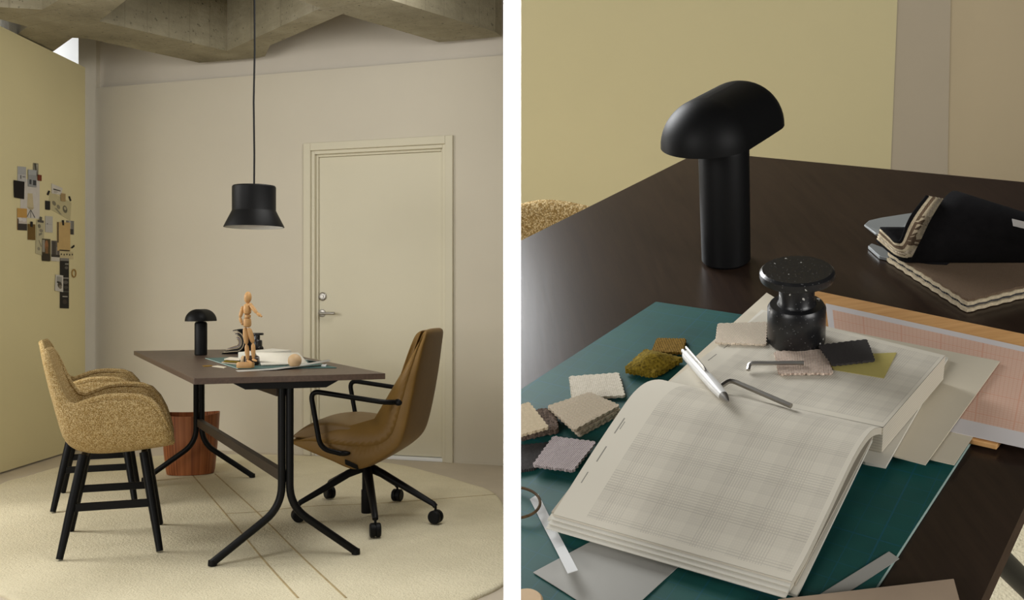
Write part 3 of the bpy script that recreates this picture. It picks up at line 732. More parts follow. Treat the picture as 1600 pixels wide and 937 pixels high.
# rolled cloth sample book
def swatch_m(P, t, n=16, zig=.0007, bumpy=.0006, arch=0, seed=0, taper=0):
    """cloth piece over 4 corner points with pinked edges"""
    rnd = random.Random(seed); rows = []
    A, B, C_, D = [Vector(p) for p in P]
    nu, nv = n, n
    for i in range(nv+1):
        r_ = []
        for j in range(nu+1):
            u, v = j/nu, i/nv
            p = A*(1-u)*(1-v)+B*u*(1-v)+C_*u*v+D*(1-u)*v
            p = p+Vector((0, 0, arch*math.sin(math.pi*u)*math.sin(math.pi*v)*1.0))
            z = noise.noise(Vector((u*5+seed, v*5, seed*.37)))*bumpy; p.z += abs(z)+bumpy*.5
            if zig:
                e = Vector((0, 0, 0)); s1 = 1 if (j % 2) else -1; s2 = 1 if (i % 2) else -1
                if i == 0: e += (A-D).normalized()*zig*s1
                if i == nv: e += (D-A).normalized()*zig*s1
                if j == 0: e += (A-B).normalized()*zig*s2
                if j == nu: e += (B-A).normalized()*zig*s2
                p += e+Vector((rnd.uniform(-1, 1), rnd.uniform(-1, 1), 0))*zig*.25
            r_.append(p)
        rows.append(r_)
    V, Fc = gridf(rows); nV = len(V); up = Vector((0, 0, t)); n1 = nu+1
    V2 = V+[p+up for p in V]; F2 = [tuple(q[::-1]) for q in Fc]+[tuple(i+nV for i in q) for q in Fc]
    per = [j for j in range(n1)]+[i*n1+nu for i in range(1, nv+1)]+[nv*n1+j for j in range(nu-1, -1, -1)]+[i*n1 for i in range(nv-1, 0, -1)]
    for a, b in zip(per, per[1:]+per[:1]): F2.append((a, b, b+nV, a+nV))
    return V2, F2
def swatch(name, pts, w, t, mat, label, fr=MR, seed=1, cat='fabric swatch', **k):
    P = [(rp(x, y, w) if fr is not None else tp(x, y, w)) for x, y in pts]
    return W(name, swatch_m(P, t, seed=seed, **k), mat, label, cat, fr, 'fabric swatches', angle=50)

sbp = tp(368, 552)
sb = E('sample_book', 'rolled fabric sample book with black cover lying behind the mannequin', 'sample book', loc=sbp, rz=R(8))
for i in range(6):                                    # nested curled leaves, ends seen from the front
    r0 = .062-i*.009; pts = []
    for k in range(15):
        a = R(-95+k*(205-i*6)/14); pts.append((.012+r0*math.cos(a)*.8, .0, .068+r0*math.sin(a)-i*.0012))
    pts = [(-.06+i*.006, 0, .004+i*.0055)]+[(p[0], 0, max(p[2], .004+i*.0055)) for p in pts]
    rows = [[Vector((x+yy*.05, yy, z)) for x, _, z in pts] for yy in (-.05, .0, .05, .11)]
    O('fabric_leaf', gridf(rows), [M['f_felt'], M['f_edge'], M['f_charcoal'], M['f_edge'], M['f_lilac'], M['f_edge']][i], sb, solid=.004, angle=60, solid_off=0)
O('cover', box(-.065, .06, -.055, .115, .0, .003), M['f_felt'], sb, smooth=False)
O('spine_block', prism([(.052, -.04, .0035), (.13, -.03, .0035), (.13, -.03, .028), (.1, -.03, .07), (.07, -.04, .10), (.058, -.04, .1)], (.01, .12, 0)), M['f_felt'], sb, smooth=False, bevel=.004)
# open notebook seen from its foot
nbF = [tp(407, 570, .004), tp(452, 568, .004)]
nbp = sum(nbF, Vector())/2; nbp.z = TZ
nb = E('open_notebook', 'thick open notebook with blank white pages beside the wooden ball', 'notebook', loc=nbp)
def nbl(px, py, w): return tp(px, py, w)-nbp
a0, a1 = nbl(408, 569, .0115), nbl(481, 567.2, .0115)
b0, b1 = nbl(399, 549.5, .05), nbl(466, 550.5, .05)
rows = []
for t in [i/8 for i in range(9)]:
    bow = .0015*math.sin(math.pi*t); rows.append([a0.lerp(b0, t)+Vector((0, 0, bow)), a0.lerp(b0, t).lerp(a1.lerp(b1, t), .5)+Vector((0, 0, bow)), a1.lerp(b1, t)+Vector((0, 0, bow))])
O('front_pages', gridf(rows), M['paper'], nb, solid=.006, angle=60)
O('back_pages', prism([nbl(372, 560, .004), nbl(399, 561, .004), nbl(455, 556.5, .004), nbl(425, 553.5, .004)], (0, 0, .032)), M['paper'], nb, smooth=False, bevel=.002)
O('loose_page', prism([nbl(392, 549.5, .046), nbl(421, 548.4, .046), nbl(424, 546.6, .046), nbl(398, 547.5, .046)], (0, 0, .0015)), M['paper'], nb, smooth=False)
# black stone pot
POT = [(0, 0), (.0275, 0), (.029, .002), (.029, .0385), (.0265, .0428), (.0195, .0438), (.0175, .0465), (.0175, .069), (.033, .0698), (.036, .0715), (.0368, .0745), (.0365, .0790), (.034, .0815), (0, .082)]
pt = tp(401, 555); pt.z = TZ+.0375
def pot(root): 
    O('body', lathe(POT[:8]+[(0, .069)], 40), M['stone'], root); O('lid', lathe([(0, .0692)]+POT[8:], 40), M['stone'], root)
pot(E('stone_pot', 'black stone lidded pot standing on the notebook behind the mannequin', 'pot', loc=pt))
# mannequin
mb = tp(383.5, 574.5, .0036)
mq = E('wooden_mannequin', 'jointed beech artist mannequin with one arm held out, on an oval base', 'mannequin', loc=mb)
ks = mb.y/F
def mp(px, py, dy=0): return Vector(((px-383.5)*ks, dy, (574.5-py)*ks))
O('base_disc', lathe([(0, 0), (.034, 0), (.0375, .004), (.0375, .02), (.034, .0245), (0, .025)], 40, 1, .62, 2.6), M['beech'], mq)
O('support_rod', tube([mp(384, 568), mp(384, 505)], .0013, 8), M['steel'], mq)
def seg_(name, a, b, r1, rm, r2, par=mq, n=8, fl=1.0):
    P = [a.lerp(b, i/n) for i in range(n+1)]; rr = []
    for i in range(n+1):
        t = i/n; rr.append(((1-t)*r1+t*r2+(rm-(r1+r2)/2)*math.sin(math.pi*t))*(.55 if i in (0, n) else 1))
    return O(name, tube(P, rr, 14, flat=fl), M['beech'], par)
hd = O('head', xf(ellipsoid((0, 0, 0), .0155, .017, .0255), Matrix.Translation(mp(387.3, 464.5)) @ Matrix.Rotation(R(4), 4, 'Y')), M['beech'], mq)
seg_('neck', mp(387, 472), mp(387, 475.5), .006, .006, .006)
seg_('chest', mp(386.5, 474), mp(386.5, 491.5), .016, .0225, .0175, fl=.75)
seg_('waist', mp(387, 491), mp(387, 496.5), .0165, .0165, .0165, fl=.8)
seg_('pelvis', mp(386.5, 496), mp(386, 511), .017, .0215, .0195, fl=.8)
ra = mp(392.5, 476, -.012)
sh_ = O('shoulder_joint', ellipsoid(ra, .0085, .0085, .0085), M['beech'], mq)
el = mp(404.5, 489, -.03); ha = mp(413, 494.5, -.04)
seg_('upper_arm', ra, el, .0075, .0085, .006); seg_('forearm', el, ha.lerp(el, .2), .006, .0072, .0048); seg_('hand', ha.lerp(el, .25), ha, .0045, .0065, .003, fl=.6)
rb = mp(379, 481, .0); eb = mp(375.5, 496, -.006); hb = mp(380, 507.5, -.014)
O('shoulder_joint', ellipsoid(rb, .008, .008, .008), M['beech'], mq)
seg_('upper_arm', rb, eb, .0068, .0082, .006); seg_('forearm', eb, hb.lerp(eb, .25), .0056, .007, .0048); seg_('hand', hb.lerp(eb, .28), hb, .0045, .0062, .003, fl=.6)
for (h0, kn, an, toe) in (((383, 511.5), (385.2, 538), (387.3, 562.5), (395, 567.5)), ((388.5, 512), (395.5, 536), (396, 561), (402.5, 565))):
    seg_('thigh', mp(*h0), mp(*kn, .0), .0095, .0115, .0075); seg_('shin', mp(*kn), mp(*an), .0072, .0095, .005)
    seg_('foot', mp(*an)+Vector((-.004, .0, .0)), mp(*toe)+Vector((0, -.014, .003)), .006, .0075, .0045, fl=.6)
# dark turned roller, ball and small things
dw = tp(391, 570.5, .0036); dw.y -= .012
rl_ = E('turned_roller', 'dark turned wood roller with pale end lying behind the mannequin base', 'roller', loc=dw+Vector((0, 0, .0225)), rz=R(6))
yx = Matrix.Rotation(R(90), 4, 'Y')
O('barrel', xf(lathe([(0, -.022), (.018, -.022), (.0215, -.018), (.0215, .034), (.018, .041), (0, .041)], 32), yx), M['darkwood'], rl_)
O('end_cap', xf(lathe([(0, -.036), (.016, -.036), (.021, -.031), (.0215, -.0225), (0, -.0225)], 32), yx), M['ballwood'], rl_)['label'] = 'pale wooden end'
bl = tp(460.5, 574, .0036)
W('wooden_ball', ellipsoid((bl.x, bl.y, bl.z+.0295), .0292, .0292, .0292, 40, 24), M['ballwood'], 'pale turned wooden ball resting on the cutting mat', 'ball', angle=180)
st_px = [(372, 580.5, .0005), (400, 579, .0006), (430, 577.2, .0042), (460, 573.2, .009), (490, 568.5, .016), (517, 563.5, .024)]
rows = [[tp(x, y, w_), tp(x-4, y-2.2, w_)] for x, y, w_ in st_px]
W('paper_strip', gridf(rows), M['greysheet'], 'long curling grey paper strip at the front edge of the mat', 'paper strip', solid=.0008, angle=80)
W('paper_offcut', gridf([[tp(477, 561, .028), tp(500, 565.5, .010)], [tp(484, 567.4, .0045), tp(499, 567, .0045)]]), M['greysheet'], 'curled grey paper offcut right of the wooden ball', 'paper offcut', solid=.0008)
flat('eraser', [(502, 572.6), (509, 572.8), (511, 571), (504, 570.9)], .0036, .007, M['strip'], 'tiny white eraser on the right end of the mat', 'eraser', bevel=.001)
flat('paper_scrap', [(331, 572.6), (350, 575.2), (354, 573.6), (340, 571.2)], .0004, .002, M['cream'], 'cream paper scrap left of the cutting mat', 'paper scrap')
flat('paper_scrap', [(319, 573), (333, 572), (331, 570.5), (316, 571.2)], .0004, .0015, M['f_olive'], 'dark olive cloth scrap on the bare table left of the mat', 'fabric scrap')
for i, (pts, mt, lb_) in enumerate([([(346, 567), (370, 569.5), (378, 566), (355, 563)], 'f_beige', 'beige fabric swatch at the bottom of the small pile beside the mannequin'),
        ([(349, 565.5), (372, 566.8), (377, 563.2), (357, 561.5)], 'f_moss', 'olive fabric swatch in the middle of the small pile beside the mannequin'),
        ([(350, 562), (374, 563.5), (380, 560.5), (359, 559)], 'f_white', 'white fabric swatch on top of the small pile beside the mannequin')]):
    swatch('fabric_swatch', pts, .0038+i*.0062, .0035, M[mt], lb_, fr=None, seed=40+i, n=8, bumpy=.0012)

# ------------------------------------------------------------------ pictures pinned on the yellow panel
def c5(x, y): return (x/3.471, 230+y/3.471)
LAY = [0.0004]
def card(name, label, cat, quad, col, prints=(), t=.0016, rough=.7, lift=0):
    """thin card on the panel; prints are (polygon in 0..1 of the card, colour) laid on its face"""
    z0 = .0004+lift
    Q = [pnl(*c5(*p)) for p in quad]; Q = [Vector((p.x, p.y, z0)) for p in Q]
    V, Fc = prism(Q, (0, 0, t)); mats = [plain(col, rough)]; mi = [0]*len(Fc); V = list(V)
    def uvp(u, v): 
        a, b, c, d = Q; return a*(1-u)*(1-v)+b*u*(1-v)+c*u*v+d*(1-u)*v
    for k, (poly, pc_) in enumerate(prints):
        mats.append(plain(pc_, rough)); P = [uvp(u, v)+Vector((0, 0, t+.0002+.0001*k)) for u, v in poly]
        b = len(V); V += P; Fc.append(tuple(range(b, b+len(P)))); mi.append(len(mats)-1)
    c = Vector((sum(p.x for p in Q)/4, sum(p.y for p in Q)/4, 0))
    o = O(name, ([p-c for p in V], Fc), mats[0], mw=MP @ Matrix.Translation(c), smooth=False, mats=mats, mi=mi)
    tag(o, label, cat, 'pictures and samples pinned on the yellow panel'); return o
def rq(x0, y0, x1, y1, sk=0): return [(x0, y0), (x1, y0+sk), (x1, y1+sk), (x0, y1)]
def R4(u0, v0, u1, v1): return [(u0, v0), (u1, v0), (u1, v1), (u0, v1)]
def oval(cx, cy, rx, ry, n=12): return [(cx+rx*math.cos(2*math.pi*k/n), cy+ry*math.sin(2*math.pi*k/n)) for k in range(n)]
card('poster', 'large white sheet with a beige high-backed chair printed on it', 'poster', rq(110, 170, 213, 380, 8), (196, 190, 182),
     [([(.36, .36), (.62, .36), (.68, .72), (.33, .72)], (188, 174, 140)), ([(.32, .72), (.7, .72), (.62, .78), (.45, .78)], (170, 156, 124)), ([(.5, .78), (.54, .78), (.34, .98), (.3, .98)], (84, 84, 82)), ([(.5, .78), (.54, .78), (.76, .97), (.72, .99)], (84, 84, 82)), ([(.5, .78), (.54, .78), (.54, .99), (.5, .99)], (110, 108, 104))], lift=0)
card('photo_print', 'small photo of grey twigs, topmost on the yellow panel', 'photo print', rq(178, 85, 205, 155, 3), (120, 116, 100), [([(.1, 0), (.5, .0), (.8, .9), (.6, 1)], (64, 62, 54)), ([(.55, .1), (.9, .05), (.7, .7)], (160, 156, 140))], lift=.002)
card('photo_print', 'pale grey photo of a small room above the black cloth square', 'photo print', rq(93, 103, 138, 188, 4), (176, 174, 172), [(R4(0, 0, 1, .5), (160, 160, 160)), (R4(.3, .55, .42, .78), (70, 68, 66)), (R4(.55, .6, .9, .68), (120, 118, 116))], lift=.002)
card('photo_print', 'grey photo with two dark windows, right of the pale room photo', 'photo print', rq(148, 120, 193, 212, 5), (140, 142, 142), [(R4(0, 0, 1, .3), (158, 160, 160)), (R4(.12, .58, .38, .86), (60, 62, 64)), (R4(.55, .6, .95, .9), (52, 54, 56))], lift=.0045)
card('fabric_swatch', 'small rust-red cloth square beside the twig photo', 'fabric swatch', rq(199, 148, 218, 180, 3), (112, 52, 28), t=.003, rough=.9, lift=.0065)
card('fabric_swatch', 'black cloth square, largest black sample on the panel', 'fabric swatch', [(70, 178), (127, 187), (125, 281), (73, 272)], (22, 17, 15), t=.003, rough=.95, lift=.004)
card('photo_print', 'photo of white blossom under an orange sky', 'photo print', rq(91, 330, 143, 448, 3), (184, 142, 74), [(R4(0, .42, 1, .72), (186, 176, 166)), (oval(.3, .5, .2, .08), (206, 200, 194)), (oval(.7, .52, .22, .09), (200, 194, 190)), (R4(0, .7, 1, 1), (48, 42, 38)), (R4(.0, .48, .12, .75), (70, 60, 50))], lift=.002)
br_ = card('fabric_swatch', 'brown cloth sample held by a black clip', 'fabric swatch', rq(148, 415, 187, 500, 3), (106, 82, 38), t=.003, rough=.95, lift=.002)
def clip(parent, quad, col=(24, 22, 20)):
    Q = [pnl(*c5(*p)) for p in quad]; mwi = parent.matrix_world.inverted() @ MP
    bpy.context.view_layer.update(); mwi = parent.matrix_world.inverted() @ MP
    P = [mwi @ Vector((p.x, p.y, .0057)) for p in Q]
    O('clip', prism(P, (0, 0, .004)), plain(col), parent, smooth=False)
bpy.context.view_layer.update()
clip(br_, [(161, 402), (171, 404), (170, 432), (160, 430)])
sk1 = card('sketch_sheet', 'narrow translucent sheet with grey pencil sketches, left of the grey card', 'sketch', [(196, 392), (237, 398), (234, 588), (190, 575)], (178, 170, 138),
     [(oval(.35, .18, .2, .06), (110, 106, 90)), (oval(.6, .3, .25, .05), (130, 124, 106)), ([(.3, .4), (.7, .35), (.75, .4), (.35, .47)], (120, 116, 98)), ([(.3, .6), (.38, .58), (.7, .75), (.62, .78)], (126, 120, 102)), (oval(.35, .84, .18, .05), (136, 130, 110)), (R4(.1, 0, .9, .07), (80, 76, 66))], lift=.002)
clip(sk1, [(211, 376), (221, 378), (220, 396), (210, 394)], (90, 86, 74))
card('photo_print', 'pale grey card with a tiny dark dot, right of the narrow sketch sheet', 'photo print', rq(243, 372, 283, 460, 3), (178, 174, 166), [(R4(.2, .45, .34, .52), (74, 72, 70)), (R4(.1, .5, .9, .52), (156, 152, 146))], lift=.002)
card('sketch_sheet', 'wide tilted tracing sheet with round pencil sketches', 'sketch', [(268, 238), (386, 300), (380, 398), (262, 330)], (184, 174, 136),
     [(oval(.22, .55, .09, .13), (120, 114, 92)), (oval(.42, .62, .08, .12), (128, 122, 100)), (oval(.72, .55, .11, .2), (98, 94, 78)), (oval(.72, .5, .06, .09), (168, 160, 130)), ([(.25, .8), (.35, .75), (.6, .95), (.5, .98)], (136, 130, 106))], lift=0)
card('printed_card', 'white printed note with a dark heading, pinned above the round sketches', 'note', [(277, 196), (337, 222), (330, 258), (278, 250)], (198, 192, 182), [([(.15, .45), (.85, .42), (.85, .56), (.15, .6)], (70, 66, 60)), ([(.2, .72), (.6, .7), (.6, .76), (.2, .78)], (130, 126, 118)), ([(.2, .85), (.5, .83), (.5, .88), (.2, .9)], (140, 136, 126))], lift=.002)
card('fabric_swatch', 'small tan cloth square beside the printed note', 'fabric swatch', rq(326, 249, 350, 291, 3), (158, 134, 92), t=.003, lift=.0042)
card('fabric_swatch', 'small black cloth square left of the round sketches', 'fabric swatch', rq(243, 289, 268, 337, 3), (18, 17, 16), t=.003, lift=.002)
card('tape_strip', 'short black tape strip at the upper left of the round sketches', 'tape', [(261, 234), (269, 238), (260, 261), (251, 256)], (20, 18, 16), lift=.002)
card('tape_strip', 'short black tape strip at the upper right of the round sketches', 'tape', [(369, 267), (376, 264), (385, 289), (378, 293)], (20, 18, 16), lift=.002)
card('photo_print', 'black and white photo half hidden behind the large beige card', 'photo print', rq(358, 396, 400, 470, 4), (120, 116, 108), [(R4(.3, 0, .6, .6), (160, 156, 148)), (R4(.0, .6, .9, 1), (58, 54, 48))], lift=.0)
bc = card('card_sample', 'large plain beige card with a dark left edge', 'card', rq(307, 405, 377, 560, 4), (190, 160, 106), [(R4(0, 0, .09, .72), (50, 42, 34)), (R4(.15, .96, .95, 1), (60, 50, 38))], t=.003, lift=.002)
clip(bc, [(332, 395), (340, 395), (341, 423), (334, 423)])
card('photo_print', 'dark photo of a reddish figure, left of the interior photo', 'photo print', rq(224, 495, 268, 615, 3), (70, 60, 34), [(oval(.52, .3, .22, .24), (142, 96, 58)), (R4(.38, .35, .7, .85), (122, 86, 48)), (R4(0, .05, .3, .6), (142, 138, 126)), (R4(0, .66, 1, 1), (46, 38, 24))], lift=.0045)
card('photo_print', 'dark interior photo with a white lower border', 'photo print', rq(275, 505, 321, 616, 3), (196, 190, 178), [(R4(.02, .0, .98, .8), (92, 84, 76)), (R4(.1, .05, .5, .75), (64, 58, 52)), (R4(.62, .3, .68, .72), (150, 146, 140)), (R4(0, .68, 1, .8), (50, 44, 38))], lift=.002)
dc = card('printed_card', 'cream card with a row of small black dots under the beige card', 'card', rq(322, 565, 396, 606, 2), (192, 178, 138), [(oval(.12+.2*i, .35+.05*(i % 2), .045, .14, 8), (40, 34, 28)) for i in range(5)], lift=.0)
clip(dc, [(379, 544), (396, 529), (398, 538), (386, 548)])
fs = card('photo_strip', 'tall black strip of three dark photos at the bottom of the group', 'photo strip', rq(323, 600, 371, 872, 2), (26, 23, 20),
     [(R4(.02, .0, .98, .055), (128, 124, 118)), (R4(.55, .1, .95, .13), (130, 128, 122)), (oval(.7, .19, .2, .03), (92, 88, 82)), (R4(.3, .385, .95, .41), (134, 130, 124)), (oval(.6, .48, .3, .035), (88, 84, 78)), (oval(.65, .58, .26, .03), (64, 60, 54)), (R4(.02, .66, .98, .675), (84, 88, 80)), (R4(.25, .755, .82, .775), (168, 164, 156)), (oval(.5, .87, .24, .05), (58, 50, 44))], lift=.002)
card('photo_print', 'white-bordered photo of a grey vase, overlapping the black strip', 'photo print', [(298, 690), (338, 695), (338, 785), (294, 777)], (192, 188, 180), [(R4(.14, .1, .82, .5), (150, 148, 142)), (oval(.55, .6, .28, .2), (70, 62, 52)), (oval(.62, .72, .2, .12), (120, 112, 98)), (R4(.2, .4, .45, .5), (28, 24, 22))], lift=.0042)
rgp = pnl(*c5(396, 683))
W('brass_ring', tube([(rgp.x+.026*math.cos(a*math.pi/12), rgp.y+.026*math.sin(a*math.pi/12), .007) for a in range(24)], .0042, 8, closed=True), mottled('brass', srgb(150, 118, 60), .4, 20, .1, 90, .03), 'small brass ring hanging on the panel right of the black strip', 'ring', MP)

# ================================================================== SECOND ROOM (its floor and walls share the frame MR)
FLR = -.745
def clipx(m, xlim=.002, fr=MR):
    """cuts a mesh (frame coordinates) at the gutter slab"""
    bm = bmesh.new(); vs = [bm.verts.new(fr @ Vector(p)) for p in m[0]]
    for f in m[1]: bm.faces.new([vs[i] for i in f])
    g = bm.verts[:]+bm.edges[:]+bm.faces[:]
    r_ = bmesh.ops.bisect_plane(bm, geom=g, plane_co=(xlim, 0, 0), plane_no=(-1, 0, 0), clear_outer=True)
    ed = [e for e in bm.edges if e.is_boundary]
    if ed: bmesh.ops.holes_fill(bm, edges=ed, sides=0)
    bm.verts.index_update(); inv = fr.inverted()
    V = [inv @ v.co for v in bm.verts]; Fc = [tuple(v.index for v in f.verts) for f in bm.faces]; bm.free(); return V, Fc
# walls stand on the tilted floor
def rwall(name, x0, x1, y0, y1, Y0, Y1, mat, t, pxs=None, lab=None):
    A, B = at(x0, 0, Y0), at(x1, 0, Y1); h = B-A; h -= NR*h.dot(NR); h.normalize(); n = h.cross(NR).normalized()
    if n.y > 0: n = -n
    P = [hit(x, y, A, n) for x, y in (pxs or [(x0, y0), (x1, y0), (x1, y1), (x0, y1)])]
    st(name, prism(P, -n*t), mat, lab, smooth=False)
rwall('wall_back_second', 804, 1402, -90, 700, 2.72, 2.95, M['panel'], .04, [(804, -90), (1406, -90), (1389, 330), (1389, 420), (804, 620)], 'pale yellow panel behind the lamp')
M['violet'] = mottled('greyish_paint', srgb(186, 174, 152), .85, 1.5, .02, 90, .03)
M['warmwall'] = mottled('warm_beige_paint', srgb(196, 180, 148), .85, 1.5, .02, 90, .03)
rwall('trim_8', 1380, 1484, -90, 700, 2.948, 2.985, M['violet'], .04, [(1380, -90), (1487, -90), (1478, 420), (1370, 420)], 'narrow grey wall strip')
rwall('wall_right', 1470, 1700, -90, 700, 2.99, 3.05, M['warmwall'], .04, [(1470, -90), (1760, -90), (1760, 420), (1462, 420)], 'warm beige wall')
st('floor_second', clipx(prism([Vector((-.35, -.45, FLR-.02)), Vector((1.9, -.45, FLR-.02)), Vector((1.9, 1.35, FLR-.02)), Vector((-.35, 1.35, FLR-.02))], (0, 0, .01))), M['floor'], mw=MR, smooth=False)
W('rug', clipx(prism([Vector((-.3, -.4, FLR-.0098)), Vector((1.2, -.4, FLR-.0098)), Vector((1.2, .7, FLR-.0098)), Vector((-.3, .7, FLR-.0098))], (0, 0, .01))), M['rug'], 'cream rug glimpsed beyond the corner of the table with the open book', 'rug', MR, smooth=False)

# table
tpx = [(1095, 256), (1821, 331), (1546, 937), (1515, 1005), (700, 1005), (700, 458)]
TT = .024
top = clipx(prism([rp(x, y, -TT) for x, y in tpx], (0, 0, TT)))
t2o = rp(1250, 600, FLR)
t2 = E('desk_table', 'dark brown table top close up, with the open book and cutting mat on it', 'table', mw=MR @ Matrix.Translation(t2o))
M['desk2side'] = woodgrain('dark_stained_side', srgb(62, 46, 34), srgb(74, 56, 42), .7, (12, 1.2, 12), 8, .02)
M['desk2side'].node_tree.nodes['Principled BSDF'].inputs['Specular IOR Level'].default_value = .12
tt = O('tabletop', ([p-t2o for p in top[0]], top[1]), M['desk2'], t2, smooth=False, mats=[M['desk2'], M['desk2side']])
for p in tt.data.polygons: p.material_index = 0 if p.normal.z > .5 else 1
def l2(px, py, w): return rp(px, py, w)-t2o
lgp = [l2(1500, 760, -TT-.03), l2(1500, 760, -TT-.03)+Vector((0, 0, -.38)), l2(1640, 960, FLR+.03)]
a_ = rp(1562, 880, -.42); b_ = rp(1625, 946, -.56)
dv = (b_-a_).normalized(); e0 = a_-dv*.3; e1 = b_+dv*((FLR-b_.z)/dv.z)
e1.z = FLR+.017
pth = [Vector((e0.x, e0.y, -TT-.012)), e0, e1]
O('leg', tube([p-t2o for p in fillet(pth, .06)], .017, 14), M['black'], t2)
O('foot', xf(lathe([(0, 0), (.02, 0), (.02, .006), (0, .006)], 14), Matrix.Translation(Vector((e1.x, e1.y, FLR+.0004))-t2o)), M['plastic'], t2)

# armchair behind the table, cut at the gutter slab
def half_chair():
    dg = bpy.context.evaluated_depsgraph_get(); bpy.context.view_layer.update()
    hump = rp(926, 317, -.085)
    yaw = R(-41); fw = Vector((math.cos(yaw), math.sin(yaw), 0)); lt = Vector((-math.sin(yaw), math.cos(yaw), 0))
    base = hump-fw*.1-lt*.286; base.z = FLR+.0005
    T = Matrix.Translation(base) @ Matrix.Rotation(yaw, 4, 'Z')
    root = E('armchair', 'ochre wool armchair arm showing behind the left edge of the close-up table', 'chair', mw=MR @ Matrix.Translation(base))
    for nm in ('shell', 'leg'):
        for ch in ch1.children:
            if not ch.name.startswith(nm): continue
            ev = ch.evaluated_get(dg); me = ev.to_mesh()
            V = [T @ v.co for v in me.vertices]; Fc = [tuple(p.vertices) for p in me.polygons]; ev.to_mesh_clear()
            if nm == 'leg': V = [p-Vector((0, 0, .0)) for p in V]
            Vc, Fcc = clipx((V, Fc))
            if len(Fcc) < 4: continue
            O(nm, ([p-base for p in Vc], Fcc), M['tweed'] if nm == 'shell' else M['blackwood'], root, angle=60)
half_chair()

# lamp
def place2(px, py, w=0.0): return MR @ Matrix.Translation(rp(px, py, w))
lm2 = E('table_lamp', 'black table lamp with half-capsule shade standing on the bare table behind the stone pot', 'lamp', mw=place2(1134.5, 408, .0003))
lamp_parts(lm2, .0325, .168, .059, .040, .059, R(48), .1765)

# cutting mat
mpx = [(1025, 474), (1601, 560), (1317, 1000), (700, 1000), (700, 685.5)]
mm = clipx(prism([rp(x, y, .0004) for x, y in mpx], (0, 0, .0026)))
mo = rp(1250, 700, .0004)
cm = E('cutting_mat', 'green cutting mat with faint grid lines under the open book', 'cutting mat', mw=MR @ Matrix.Translation(mo))
O('mat_sheet', ([p-mo for p in mm[0]], mm[1]), M['mat'], cm, smooth=False)
ea, eb_ = rp(1601, 560, .0016), rp(1340, 964, .0016)
O('edge', tube([ea-mo, eb_-mo], .0011, 6), M['matedge'], cm)['label'] = 'pale bevelled edge'

# boards and sheets
flat('drawing_board', [(1238, 452), (1684, 546), (1557, 703), (1150, 610)], .0032, .0055, M['tan'], 'tan wooden drawing board under the pink graph paper', 'drawing board', MR, bevel=.001)
def sheet(name, pts, w, mat, label, cat, t=.0006, wave=0, n=10, seed=0):
    P = [rp(x, y, w) for x, y in pts]; rows, uv = [], []
    for i in range(n+1):
        r_ = []
        for j in range(n+1):
            u, v = j/n, i/n; p = P[0]*(1-u)*(1-v)+P[1]*u*(1-v)+P[2]*u*v+P[3]*(1-u)*v
            p.z += wave*abs(noise.noise(Vector((u*3, v*3, seed)))); r_.append(p); uv.append((u, 1-v))
        rows.append(r_)
    return W(name, gridf(rows), mat, label, cat, MR, uv=uv, solid=t, smooth=False, solid_off=0)
flat('cream_board', [(1198, 458), (1300, 520), (1530, 668), (1491, 727), (1350, 695), (1040, 600)], .0092, .0009, M['cream'], 'lower cream card board, its corners showing beyond the open book', 'card board', MR)
sheet('graph_paper', [(1290, 474), (1760, 577), (1700, 722), (1310, 635)], .0106, M['pink'], 'pink graph paper sheet with white margin on the tan board', 'graph paper', wave=.0002)
flat('cream_board', [(1300, 514), (1562, 566), (1446, 727), (1352, 702), (1250, 640)], .0121, .0015, M['cream'], 'upper cream card board sticking out from under the open book', 'card board', MR)

# open book
BZ = .0140
book = E('open_book', 'thick open book of printed plaid pages lying on the cutting mat', 'book', mw=place2(1230, 700, 0))
bo = rp(1230, 700, 0)
def bl_(px, py, w): return rp(px, py, w)-bo
# far half: page block and its top page
UW = .044
ut = [bl_(1194, 487, UW), bl_(1477, 556, UW), bl_(1380, 668, UW), bl_(1046, 597, UW)]
def blockside(top_, z0):
    n = len(top_); V, Fc, uv = [], [], []
    for i in range(n):
        a, b = top_[i], top_[(i+1) % n]; k = len(V)
        V += [Vector((a.x, a.y, z0)), Vector((b.x, b.y, z0)), b, a]; uv += [(0, 0), (1, 0), (1, 1), (0, 1)]; Fc.append((k, k+1, k+2, k+3))
    k = len(V); V += [Vector((p.x, p.y, z0)) for p in top_]; uv += [(0, .5)]*n; Fc.append(tuple(range(k, k+n))[::-1])
    return V, Fc, uv
def ordered(P):
    a = sum(P[i-1].x*P[i].y-P[i].x*P[i-1].y for i in range(len(P))); return P if a > 0 else P[::-1]
v_, f_, u_ = blockside(ordered(ut), BZ+.0035)
pb = O('page_block', (v_, f_), M['leafedge'], book, smooth=False, uv=u_)
n = 12; rows, uv = [], []
for i in range(n+1):
    r_ = []
    for j in range(n+1):
        u, v = j/n, i/n; p = ut[0]*(1-u)*(1-v)+ut[1]*u*(1-v)+ut[2]*u*v+ut[3]*(1-u)*v
        p.z += .0006+.004*max(0, 1-abs(v-.86)/.14)*0; r_.append(p); uv.append((u, 1-v))
    rows.append(r_)
O('printed_page', gridf(rows), M['plaid2'], book, uv=uv)['label'] = 'far page with a fine grey plaid print'
O('cover', prism([bl_(1190, 487, BZ), bl_(1481, 562, BZ), bl_(1384, 732, BZ), bl_(1352, 726, BZ), bl_(1046, 622, BZ)], (0, 0, .003)), M['paper'], book, smooth=False)
